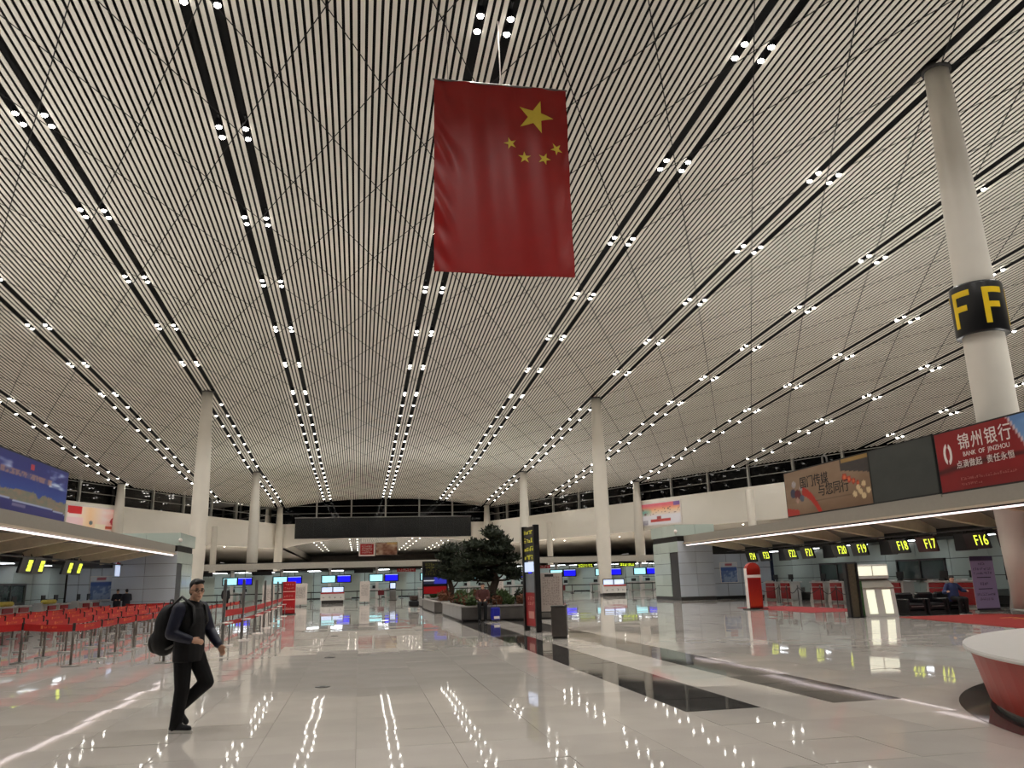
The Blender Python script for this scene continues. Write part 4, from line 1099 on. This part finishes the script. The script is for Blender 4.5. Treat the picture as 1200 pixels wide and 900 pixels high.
# paper notice on a stand
t = thing('notice_easel', 'tall cream paper notice on a dark metal stand behind the bin', 'notice board', (6.0, 25.3, 0), -.1)
MB().bevbox(-.36, .36, -.02, .02, .62, 1.80, .01).build('board', mat('notice_paper', (196, 182, 172), .5), t)
for q in (-.37, .37): MB().tube([(q, 0, .02), (q, 0, 1.82)], .015, 6).build('leg', BLACK, t)
MB().tube([(-.37, 0, .6), (.37, 0, .6)], .012, 6).build('crossbar', BLACK, t)
MB().tube([(-.37, -.25, .015), (-.37, .25, .015)], .015, 6).tube([(.37, -.25, .015), (.37, .25, .015)], .015, 6).build('foot', BLACK, t)
g = MB(); glyphs(g, frame_M((0, -.022, 1.25), (1, 0, 0), (0, 0, 1)), .55, .9, 8, 11, 0, .002); g.build('lettering', mat('ink_brown', (130, 112, 104), .6), t)
MB().box(-.2, .08, -.026, -.02, 1.68, 1.76).build('header', INKM, t)
# bin
t = thing('litter_bin', 'grey metal litter bin standing on the tiles before the paper notice', 'litter bin', (5.52, 22.4, 0), -.32)
MB().bevbox(-.21, .21, -.21, .21, .06, .84, .015).build('body', mat('bin_metal', (104, 98, 94), .35, metal=.7), t)
MB().bevbox(-.22, .22, -.22, .22, .84, .88, .01).build('lid', DSTEEL, t); MB().box(-.19, .19, -.19, .19, 0, .06).build('base', SLOT, t)
MB().box(-.225, -.215, -.12, .12, .62, .76).build('opening', BLACK, t); MB().box(-.215, -.205, -.16, .16, .1, .52).build('door', DSTEEL, t)

# ---- round red counter
t = thing('round_counter', 'big round red counter with a white top on a dark granite ring', 'counter', (RC[0], RC[1], 0))
n = 96
def annulus(prof):
    mb = MB(); m_ = len(prof); vs = []; fs = []
    for k in range(n):
        for r, z in prof: vs.append((r*math.cos(2*PI*k/n), r*math.sin(2*PI*k/n), z))
    for k in range(n):
        for j in range(m_): fs.append((k*m_+j, ((k+1) % n)*m_+j, ((k+1) % n)*m_+(j+1) % m_, k*m_+(j+1) % m_))
    return mb.add(vs, fs)
annulus([(4.86, .06), (5.0, .64), (3.75, .64), (3.75, .06)]).build('body', mat('counter_red', (172, 46, 34), .4), t, False)
annulus([(5.06, .64), (5.07, .665), (5.06, .69), (3.7, .69), (3.7, .64)]).build('counter_top', WHITE, t)
annulus([(4.80, 0), (4.80, .06), (3.8, .06), (3.8, 0)]).build('plinth', STEEL, t)

# ---- right aisle things
def carpet(poly, m_, label):
    t = thing('carpet', label, 'carpet'); MB().prism(poly, .002, .014).build('pile', m_, t); return t
ct = carpet([(17.1, 10), (22.1, 10), (22.1, 25.3), (18.4, 25.6), (17.3, 19)], CARPET, 'red carpet with gold lettering beside the round counter')
g = MB(); glyphs(g, frame_M((20.5, 20.5, .015), (0, -1, 0), (1, 0, 0)), 5.5, .8, 6); g.build('lettering', mat('carpet_gold', (206, 140, 70), .9), ct)
carpet([(18.0, 30.5), (21.2, 30.5), (20.6, 37.5), (18.2, 37.5)], PINKC, 'pinkish red mat before the counters lettered F')

t = thing('promotional_stand', 'tall red standing sign with a white stripe near the end wall', 'sign', (18.1, 35.4, 0), .05)
MB().bevbox(-.36, .36, -.12, .12, .05, 1.85, .03).build('body', mat('stand_red', (176, 34, 24), .35), t)
MB().box(-.36, .36, -.125, -.12, 1.42, 1.55).box(-.37, -.355, -.12, .12, .05, 1.85).build('stripe', INKW, t)
print_panel('print', .6, 1.2, lambda u, v: mix((196, 60, 30), (140, 16, 18), v if abs(v-.6) > .05 else 1-fbm(u*8, v*8)), 10, 20, t, frame_M((0, -.126, .75), (1, 0, 0), (0, 0, 1)))
MB().lathe([(.36, 0), (.36, .24)], 20).build('arch_top', mat('stand_red2', (170, 40, 26), .4), t).matrix_local = Matrix.Translation((0, .12, 1.75)) @ Matrix.Rotation(PI/2, 4, 'X')
MB().bevbox(-.5, .5, -.3, .3, 0, .05, .015).build('foot', BLACK, t)

t = thing('vending_kiosk', 'pale grey kiosk with two lit panels, screens and a green side', 'kiosk', (18.3, 26.35, 0), -.08)
vs = [(-.62, 0, 0), (.62, 0, 0), (.62, .1, 1.0), (-.62, .1, 1.0), (-.62, .7, 0), (.62, .7, 0), (.62, .7, 1.0), (-.62, .7, 1.0)]
MB().add(vs, [(0,1,2,3), (7,6,5,4), (0,4,5,1), (1,5,6,2), (2,6,7,3), (3,7,4,0)]).build('body', WHITE, t)
LIT = mat('lit_panel_white', (250, 250, 225), .4, emis=.75, var=.03)
for q in (-.3, .3):
    MB().add([(q-.15, -.01, .1), (q+.15, -.01, .1), (q+.15, .075, .92), (q-.15, .075, .92)], [(0, 1, 2, 3)]).build('lit_panel', LIT, t)
    MB().box(q-.27, q+.27, .28, .32, 1.42, 1.75).build('screen', LIT, t)
vs = [(-.62, .05, 1.0), (.62, .05, 1.0), (.62, .45, 1.3), (-.62, .45, 1.3), (-.62, .7, 1.0), (.62, .7, 1.0), (.62, .7, 1.3), (-.62, .7, 1.3)]
MB().add(vs, [(0,1,2,3), (7,6,5,4), (0,4,5,1), (1,5,6,2), (2,6,7,3), (3,7,4,0)]).build('console', FASC, t)
MB().bevbox(-.62, .62, .3, .6, 1.3, 1.82, .02).build('head', WHITE, t)
MB().box(-.80, -.64, -.02, .7, .05, 1.25).build('green_side', mat('kiosk_green', (48, 92, 44), .7, var=.3, scale=12), t)
t = thing('totem_slab', 'tall dark framed speckled slab standing beside the lit kiosk', 'sign', (17.22, 26.3, 0), -.08)
MB().box(-.16, .16, -.06, .06, .02, 1.85).build('slab', mat('slab_bronze', (86, 78, 62), .4, var=.35, scale=40), t)
for q in (-.19, .19): MB().bevbox(q-.04, q+.04, -.12, .12, 0, 1.88, .01).build('frame', BLACK, t)
MB().box(-.24, .24, -.2, .2, 0, .02).build('foot', BLACK, t)
# seats
LEATH = mat('black_leather', (20, 20, 22), .35, bump=.15)
sofa0 = thing('lounge_seat', 'black leather seat in the row beside the lit kiosk', 'seat', (19.5, 26.4, 0), group='black seats beside the lit kiosk')
MB().bevbox(-.36, .36, -.35, .3, .18, .42, .05).build('seat', LEATH, sofa0); MB().bevbox(-.36, .36, .22, .42, .2, .78, .06).build('backrest', LEATH, sofa0)
for q in (-.36, .27): MB().bevbox(q, q+.1, -.36, .32, .05, .58, .03).build('armrest', LEATH, sofa0)
MB().box(-.34, .34, -.38, .35, 0, .16).build('base', BLACK, sofa0); MB().box(-.25, .25, -.39, -.38, .30, .33).build('trim', STEEL, sofa0)
for x in (20.28, 21.06): copy_tree(sofa0).location = (x, 26.35, 0)
# roll-up banner
t = thing('roll_up_banner', 'lilac roll-up banner with dark purple lettering beside the seats', 'banner', (23.2, 27.0, 0))
def art_lilac(u, v):
    if v > .90: return (70, 44, 84)
    c = mix((186, 164, 206), (172, 148, 190), v)
    if v < .05: return (40, 30, 50)
    return c
print_panel('print', 1.0, 1.98, art_lilac, 4, 40, t, frame_M((0, -.02, 1.03), (1, 0, 0), (0, 0, 1)))
MB().box(-.5, .5, -.018, -.008, .04, 2.02).build('backing', INKW, t); MB().bevbox(-.52, .52, -.12, .1, 0, .05, .012).build('base', STEEL, t); MB().tube([(0, .03, .05), (0, .03, 2.0)], .012, 6).build('pole', STEEL, t)
g = MB()
for z, n_, w_ in ((1.74, 5, .3), (1.55, 9, .8), (1.4, 9, .8), (1.0, 4, .35), (.62, 10, .8), (.45, 8, .6), (1.22, 1, .6), (.8, 1, .6)):
    if n_ == 1: g.box(-.3, .3, -.028, -.02, z, z+.03)
    else: glyphs(g, frame_M((-.02, -.021, z), (1, 0, 0), (0, 0, 1)), w_, .12, n_)
g.build('lettering', mat('ink_purple', (58, 36, 76), .5), t); 
# chrome posts with chains before the F counters
for k, (x, y) in enumerate([(21.6, 42.0), (21.9, 40.0), (21.2, 38.0), (20.9, 36.4), (21.0, 34.6), (20.8, 33.0), (20.6, 31.4)]):
    t = thing('rope_post', 'slim chrome rope post before the counters lettered F', 'stanchion', (x, y, 0), group='rope posts before the F counters')
    MB().lathe([(.16, 0), (.16, .02), (.03, .04)], 14).build('base', STEEL, t); MB().tube([(0, 0, .03), (0, 0, .95)], .022, 8).build('post', DSTEEL, t); MB().ball((0, 0, .97), .04, 8, 6).build('finial', STEEL, t)
    if k < 6:
        nx_ = [(21.6, 42.0), (21.9, 40.0), (21.2, 38.0), (20.9, 36.4), (21.0, 34.6), (20.8, 33.0), (20.6, 31.4)][k+1]
        pts = [((nx_[0]-x)*q/8, (nx_[1]-y)*q/8, .9-.28*math.sin(PI*q/8)) for q in range(9)]
        MB().tube(pts, .015, 6).build('rope', BLACK, t)
# small masts with loudspeakers on the roofs
for x, y, z0, z1, lb in ((24.5, 27.0, 4.1, 8.6, 'slim grey mast with a hooked top on the roof behind the bank billboard'), (24.0, 37.5, 4.1, 7.6, 'slim grey mast on the roof behind the brown billboard')):
    t = thing('roof_mast', lb, 'mast', (x, y, z0))
    MB().tube([(0, 0, 0), (0, 0, z1-z0-.2), (-.1, 0, z1-z0), (-.25, 0, z1-z0-.1), (-.25, 0, z1-z0-1.0)], .05, 8).build('tube', STEEL, t); MB().lathe([(.2, 0), (.2, .06), (.06, .1)], 12).build('foot', STEEL, t)
# floor drains / small dark plates on tiles
for x, y in ((-.55, 14.0), (-.62, 19.5), (-.75, 27.5)):
    t = thing('floor_plate', 'small dark metal plate set in the beige tiles', 'floor plate', (x, y, .0), group='small metal plates in the tiles')
    MB().lathe([(.12, .001), (.12, .008), (.10, .010)], 16).build('plate', DSTEEL, t); MB().lathe([(.05, .008), (.05, .012)], 10).build('cap', BLACK, t)


# ================================================================== PEOPLE
SKIN = mat('skin', (218, 172, 144), .55, var=.05, scale=8)
HAIR = mat('hair_black', (9, 8, 8), .5, var=.2, scale=40)
def remeshed(mb, name, voxel, smooth=2):
    me = mb.mesh(name, [SKIN]); o = bpy.data.objects.new(name, me); COL.objects.link(o)
    r = o.modifiers.new('r', 'REMESH'); r.mode = 'VOXEL'; r.voxel_size = voxel; r.use_smooth_shade = True
    sm = o.modifiers.new('s', 'SMOOTH'); sm.iterations = smooth; sm.factor = .5
    out = bpy.data.meshes.new_from_object(o.evaluated_get(DG()))
    bpy.data.objects.remove(o)
    for p in out.polygons: p.use_smooth = True
    return out
def limb(mb, pts, rads, n=12, ell=None):
    for k in range(len(pts)-1): mb.tube([pts[k], pts[k+1]], [rads[k], rads[k+1]], n, ell=ell)
    for p, r in zip(pts, rads): mb.ball(p, r*1.0, 12, 8)
def hand(mb, wrist, d, nrm, thumb_side, s=1., curl=.7):
    """palm and five bent fingers; d along the hand, nrm out of the palm"""
    d = Vector(d).normalized(); nrm = (Vector(nrm)-d*Vector(nrm).dot(d)).normalized(); sd = d.cross(nrm).normalized()*thumb_side
    w = Vector(wrist); R = Matrix((d, sd, nrm)).transposed()
    mb.ball(w+d*.05*s, (.052*s, .040*s, .017*s), 12, 8, 0, R)
    for k, (off, L) in enumerate(((.028, .066), (.010, .074), (-.009, .069), (-.026, .054))):
        a = w+d*.086*s+sd*off*s; L *= s
        d1 = (d*math.cos(curl*.5)+nrm*math.sin(curl*.5)); d2 = (d*math.cos(curl*1.3)+nrm*math.sin(curl*1.3)); d3 = (d*math.cos(curl*2)+nrm*math.sin(curl*2))
        p1 = a+d1*L*.45; p2 = p1+d2*L*.32; p3 = p2+d3*L*.25
        mb.tube([a-d*.02*s, a, p1, p2, p3], [.0095*s, .0095*s, .009*s, .008*s, .0065*s], 8)
    a = w+d*.022*s+sd*.030*s; d1 = (d*.75+sd*.55+nrm*.35).normalized(); d2 = (d*.9+sd*.1+nrm*.45).normalized()
    mb.tube([a-d1*.015*s, a+d1*.02*s, a+d1*.045*s, a+d1*.045*s+d2*.028*s], [.013*s, .012*s, .010*s, .0075*s], 8)
def J_heel(J, q): return Vector(J['heel_'+q])
def make_person(label, loc, rotz, J, top, legs, shoes, sole, voxel=.009, hair=True, glasses=False, sleeve=None, detail=True):
    root = None; V = Vector
    b = MB()
    hd = V(J['head']); hy = Matrix.Rotation(J.get('turn', 0), 3, 'Z') @ Matrix.Rotation(J.get('nod', 0), 3, 'Y')
    def hp(x, y, z): return hd+hy @ V((x, y, z))
    b.ball(hp(-.008, 0, .035), (.094, .076, .092), 16, 12, 0, hy)        # cranium
    b.ball(hp(.022, 0, -.035), (.068, .060, .082), 14, 10, 0, hy)        # face and jaw
    b.ball(hp(.052, 0, -.082), (.030, .034, .026), 10, 8, 0, hy)         # chin
    b.tube([hp(.080, 0, .012), hp(.100, 0, -.028)], [.009, .016], 8)     # nose
    for q in (-1, 1):
        b.ball(hp(-.005, q*.077, -.005), (.018, .010, .030), 8, 6, 0, hy)   # ear
        b.ball(hp(.066, q*.036, -.028), (.022, .022, .020), 8, 6, 0, hy)    # cheek
    b.tube([hp(.084, -.024, -.062), hp(.092, 0, -.060), hp(.084, .024, -.062)], .0075, 6)   # lips
    nk = V(J['neck'])
    limb(b, [hp(-.02, 0, -.05), nk], [.054, .060])
    ch = (V(J['shoulder_r'])+V(J['shoulder_l']))/2; pv = (V(J['hip_r'])+V(J['hip_l']))/2
    b.tube([pv-V((0, 0, .06)), pv+(ch-pv)*.35, pv+(ch-pv)*.75, ch+V((0, 0, .03)), nk], [.12, .11, .13, .11, .06], 14, ell=(1.25, .85))
    for q in 'rl':
        S, E, W = (V(J[k+'_'+q]) for k in ('shoulder', 'elbow', 'wrist')); Hh, K, A = (V(J[k+'_'+q]) for k in ('hip', 'knee', 'ankle'))
        limb(b, [ch, S], [.07, .052]); limb(b, [S, S+(E-S)*.5, E, E+(W-E)*.4, W], [.048, .044, .036, .035, .025])
        limb(b, [pv, Hh], [.09, .08]); limb(b, [Hh, Hh+(K-Hh)*.5, K, K+(A-K)*.35, A], [.078, .066, .048, .048, .034])
        T = V(J['toe_'+q]); limb(b, [A, J_heel(J, q)+(T-J_heel(J, q))*.5, T], [.030, .018, .016])
        hd_ = V(J.get('hand_'+q, (W-E))); hand(b, W, hd_, J.get('palm_'+q, (0, 1 if q == 'r' else -1, -.2)), (1 if q == 'r' else -1)*J.get('thumb_'+q, 1), 1.0)
    body = remeshed(b, 'person', voxel if detail else .013, 2)
    root = link('person', body, None, loc); root.rotation_euler = (0, 0, rotz); tag(root, label, 'person')
    # top
    b = MB(); dn = V((0, 0, 1))
    b.tube([pv+(ch-pv)*-.22, pv+(ch-pv)*.1, pv+(ch-pv)*.45, pv+(ch-pv)*.8, ch+V((0, 0, .02)), nk+V((0, 0, .0))], [.172, .176, .170, .170, .140, .080], 18, ell=(1.22, .92))
    sl = MB() if sleeve else b
    for q in 'rl':
        S, E, W = (V(J[k+'_'+q]) for k in ('shoulder', 'elbow', 'wrist'))
        limb(b, [ch, S], [.11, .078])
        limb(sl, [S, S+(E-S)*.3, S+(E-S)*.65, E, E+(W-E)*.45, E+(W-E)*.9], [.082, .080, .074, .068, .062, .050])
    c0 = hp(-.02, 0, -.09)
    b.tube([nk-V((0, 0, .02)), nk+(c0-nk)*.55], [.085, .070], 14)
    link('jacket', remeshed(b, 'jacket', .010 if detail else .016, 2), root).data.materials[0] = top
    if sleeve:
        o = link('jacket_sleeve', remeshed(sl, 'jacket_sleeve', .010, 2), root); o.data.materials[0] = sleeve
    # trousers
    b = MB(); b.ball(pv, (.135, .165, .12), 14, 10)
    for q in 'rl':
        Hh, K, A = (V(J[k+'_'+q]) for k in ('hip', 'knee', 'ankle'))
        limb(b, [Hh+V((0, 0, .02)), Hh+(K-Hh)*.45, K, K+(A-K)*.5, K+(A-K)*1.06], [.108, .100, .086, .076, .068])
    link('trousers', remeshed(b, 'trousers', .010 if detail else .016, 2), root).data.materials[0] = legs
    for q in 'rl':
        A, T = V(J['ankle_'+q]), V(J['toe_'+q]); f = (T-A); f2 = f.normalized(); heel = V(J['heel_'+q])
        b = MB(); limb(b, [heel, heel+(T-heel)*.45, T], [.042, .046, .036], ell=(1, 1)); limb(b, [A, heel+(T-heel)*.25], [.045, .045]); limb(b, [A+(T-heel)*.08, heel+(T-heel)*.62], [.042, .036])
        link('shoe', remeshed(b, 'shoe', .008, 1), root).data.materials[0] = shoes
        up = (A-heel); up = (up-(T-heel).normalized()*up.dot((T-heel).normalized())).normalized(); sd = (T-heel).normalized().cross(up)
        M = Matrix.Identity(4); ax = (T-heel).normalized()
        for i in range(3): M[i][0], M[i][1], M[i][2], M[i][3] = ax[i], sd[i], up[i], heel[i]
        L = (T-heel).length; sb = MB(); sb.prism([(L*.5+(L*.5+.052)*math.cos(2*PI*k/16), .053*math.sin(2*PI*k/16)) for k in range(16)], -.045, -.016)
        sb.v = [tuple(M @ V(p)) for p in sb.v]; sb.build('sole', sole, root)
    if hair:
        b = MB()
        b.ball(hp(-.034, 0, .064), (.096, .082, .086), 18, 12, 0, hy); b.ball(hp(-.056, 0, .0), (.056, .076, .075), 14, 10, 0, hy); b.ball(hp(.030, .014, .112), (.050, .062, .028), 12, 8, 0, hy); b.ball(hp(.052, -.02, .100), (.030, .040, .022), 10, 8, 0, hy)
        link('hair', remeshed(b, 'hair', .009, 2), root).data.materials[0] = HAIR
    # eyes and brows
    for q in (-1, 1):
        b = MB(); b.ball(hp(.079, q*.031, .008), (.006, .013, .006), 8, 6, 0, hy); b.build('eye', INKM, root)
        b = MB(); b.tube([hp(.082, q*.016, .030), hp(.080, q*.046, .030)], .0045, 6); b.build('eyebrow', HAIR, root)
    b = MB(); b.tube([hp(.090, -.020, -.061), hp(.097, 0, -.060), hp(.090, .020, -.061)], .004, 6); b.build('mouth', mat('lip', (150, 84, 78), .5), root)
    if glasses:
        b = MB()
        for q in (-1, 1):
            b.tube([hp(.096, q*.032+.024*math.cos(a), .006+.017*math.sin(a)) for a in [2*PI*k/12 for k in range(13)]], .0022, 5)
            b.tube([hp(.094, q*.056, .010), hp(.0, q*.082, .014)], .0022, 5)
        b.tube([hp(.098, -.008, .010), hp(.098, .008, .010)], .0022, 5); b.build('glasses', BLACK, root)
    return root
BLK = mat('cloth_black', (15, 15, 18), .8, var=.2, scale=30, bump=.2); NAVY = mat('cloth_navy', (30, 33, 54), .55, var=.2, scale=14, bump=.3)
TRO = mat('trouser_black', (13, 13, 15), .85, var=.2, scale=30); SHO = mat('shoe_dark', (34, 34, 38), .6); SOL = mat('sole_white', (238, 234, 228), .6)
walk = dict(head=(.085, 0, 1.575), turn=-.7, nod=.03, neck=(.045, 0, 1.43), shoulder_r=(-.01, -.195, 1.37), shoulder_l=(.05, .19, 1.37),
            elbow_r=(-.05, -.27, 1.10), wrist_r=(.17, -.20, 1.02), elbow_l=(.13, .26, 1.10), wrist_l=(.32, .17, .93),
            hand_r=(.9, .25, -.15), palm_r=(.1, .8, -.5), hand_l=(.55, -.05, -.85), palm_l=(.2, -1, 0),
            hip_r=(.01, -.09, .88), hip_l=(.04, .09, .88), knee_r=(.03, -.09, .48), ankle_r=(-.02, -.09, .09), toe_r=(.15, -.10, .045), heel_r=(-.06, -.09, .045),
            knee_l=(.235, .08, .53), ankle_l=(-.09, .08, .25), toe_l=(.0, .08, .09), heel_l=(-.145, .08, .24))
man = make_person('person in dark padded jacket and black trousers walking with a backpack', (-2.0, 10.45, 0), -.36, walk, BLK, TRO, SHO, SOL, glasses=True, sleeve=NAVY)
# zip and collar pull
V = Vector
t = thing('backpack', 'large black backpack worn by the walking person', 'backpack', (-2.0, 10.45, 0), -.36)
b = MB(); b.ball((-.27, 0, 1.14), (.145, .17, .29), 16, 12); b.ball((-.30, 0, 1.02), (.15, .175, .19), 14, 10); b.ball((-.22, 0, 1.32), (.09, .13, .12), 12, 8)
link('bag', remeshed(b, 'bag', .012, 3), t).data.materials[0] = mat('bag_black', (10, 10, 11), .7, var=.3, scale=25, bump=.2)
b = MB(); b.ball((-.415, 0, .99), (.06, .13, .13), 12, 8); link('front_pocket', remeshed(b, 'front_pocket', .012, 2), t).data.materials[0] = mat('bag_pocket', (16, 16, 18), .6)
for q in (-1, 1):
    MB().tube([(-.19, q*.10, 1.38), (-.03, q*.125, 1.515), (.13, q*.13, 1.40), (.165, q*.14, 1.22), (.05, q*.19, 1.02), (-.18, q*.14, .92)], .020, 8, ell=(1.3, .6)).build('strap', mat('bag_strap', (18, 18, 20), .6), t, True)
MB().tube([(-.24, -.04, 1.43), (-.24, -.02, 1.48), (-.24, .02, 1.48), (-.24, .04, 1.43)], .010, 6).build('grab_handle', BLACK, t, True)

stand = dict(head=(.02, 0, 1.58), neck=(0, 0, 1.43), shoulder_r=(0, -.19, 1.37), shoulder_l=(0, .19, 1.37), elbow_r=(-.03, -.25, 1.10), wrist_r=(.08, -.23, .88), elbow_l=(-.03, .25, 1.10), wrist_l=(.08, .23, .88),
             hip_r=(0, -.09, .88), hip_l=(0, .09, .88), knee_r=(.02, -.10, .48), ankle_r=(-.02, -.10, .09), toe_r=(.14, -.11, .045), heel_r=(-.06, -.10, .045), knee_l=(.02, .10, .48), ankle_l=(-.02, .10, .09), toe_l=(.14, .11, .045), heel_l=(-.06, .10, .045))
desk_ = dict(stand, elbow_r=(.05, -.26, 1.12), wrist_r=(.27, -.14, 1.10), elbow_l=(.05, .26, 1.12), wrist_l=(.27, .14, 1.10), nod=.25, head=(.05, 0, 1.56))
UNI = mat('uniform_navy', (26, 28, 40), .8)
make_person('person in dark uniform leaning at the desk before the blue notice poster', (-12.95, 49.75, 0), 2.2, desk_, UNI, TRO, SHO, BLACK, detail=False)
make_person('person in dark uniform holding a paper beside a colleague at the end wall', (-13.75, 50.9, 0), -1.2, desk_, UNI, TRO, SHO, BLACK, detail=False)
make_person('person in black standing beyond the tall barrier posts', (-9.15, 60, 0), -1.2, stand, BLK, TRO, SHO, BLACK, detail=False)
sit = dict(head=(-.02, 0, 1.20), neck=(-.05, 0, 1.06), shoulder_r=(-.06, -.19, 1.0), shoulder_l=(-.06, .19, 1.0), elbow_r=(.0, -.25, .74), wrist_r=(.22, -.14, .66), elbow_l=(.0, .25, .74), wrist_l=(.22, .14, .66),
           hip_r=(-.02, -.10, .54), hip_l=(-.02, .10, .54), knee_r=(.40, -.12, .52), ankle_r=(.38, -.12, .09), toe_r=(.54, -.13, .045), heel_r=(.34, -.12, .045), knee_l=(.40, .12, .52), ankle_l=(.38, .12, .09), toe_l=(.54, .13, .045), heel_l=(.34, .12, .045), nod=.3)
up = lambda J, dz: {k: ((v[0], v[1], v[2]+dz) if isinstance(v, tuple) and not k.startswith(('ankle', 'toe', 'heel', 'hand', 'palm')) else v) for k, v in J.items()}
sitp = up(sit, .19)
make_person('person in a dark red top sitting on the edge of the pine planter', (5.02, 33.42, 0), -PI/2-.2, sitp, mat('top_maroon', (74, 34, 28), .8), TRO, SHO, BLACK, detail=False)
sits = dict(up(sit, -.0)); sits.update(wrist_l=(.30, .30, .80), elbow_l=(.0, .36, .82), wrist_r=(.1, -.36, .78), elbow_r=(-.08, -.33, .76))
make_person('person in a blue top resting in the end black seat', (21.06, 26.05, 0), -PI/2, sits, mat('top_blue', (40, 54, 96), .7), TRO, SHO, SOL, detail=False)
# suitcase by the planter
t = thing('suitcase', 'small bright blue suitcase standing beside the person on the planter', 'suitcase', (5.42, 32.75, 0), .3)
MB().bevbox(-.17, .17, -.12, .12, .06, .56, .03).build('shell', mat('case_blue', (30, 34, 150), .35), t)
MB().box(-.12, .12, -.128, -.12, .12, .22).build('label_patch', INKW, t)
b = MB()
for q in (-.1, .1): b.tube([(q, .08, .55), (q, .08, .85)], .01, 6)
b.tube([(-.1, .08, .85), (.1, .08, .85)], .014, 6); b.build('handle', DSTEEL, t)
for q in ((-.13, -.08), (.13, -.08), (-.13, .08), (.13, .08)): MB().ball((q[0], q[1], .03), .03, 8, 6).build('wheel', BLACK, t)
# bags by the flight board
t = thing('luggage_trolley', 'dark loaded luggage trolley standing near the flight board', 'trolley', (3.35, 51.0, 0))
MB().bevbox(-.3, .3, -.3, .4, .2, .55, .06).build('bag', BLK, t); MB().bevbox(-.25, .25, -.1, .4, .55, .85, .06).build('bag', mat('bag_brown', (60, 44, 38), .8), t)
MB().box(-.32, .32, -.4, .45, .14, .2).build('deck', STEEL, t); MB().tube([(-.3, .42, .2), (-.3, .5, 1.0), (.3, .5, 1.0), (.3, .42, .2)], .02, 6).build('handle', STEEL, t)
for q in ((-.28, -.35), (.28, -.35), (-.28, .38), (.28, .38)): MB().ball((q[0], q[1], .07), .07, 8, 6).build('wheel', INKW, t)
for o in COL.objects:
    if o.parent and o.name.split('.')[0] in ('lettering', 'small_print', 'poster_print', 'belt_lettering', 'icon'): o['kind'] = 'stuff'
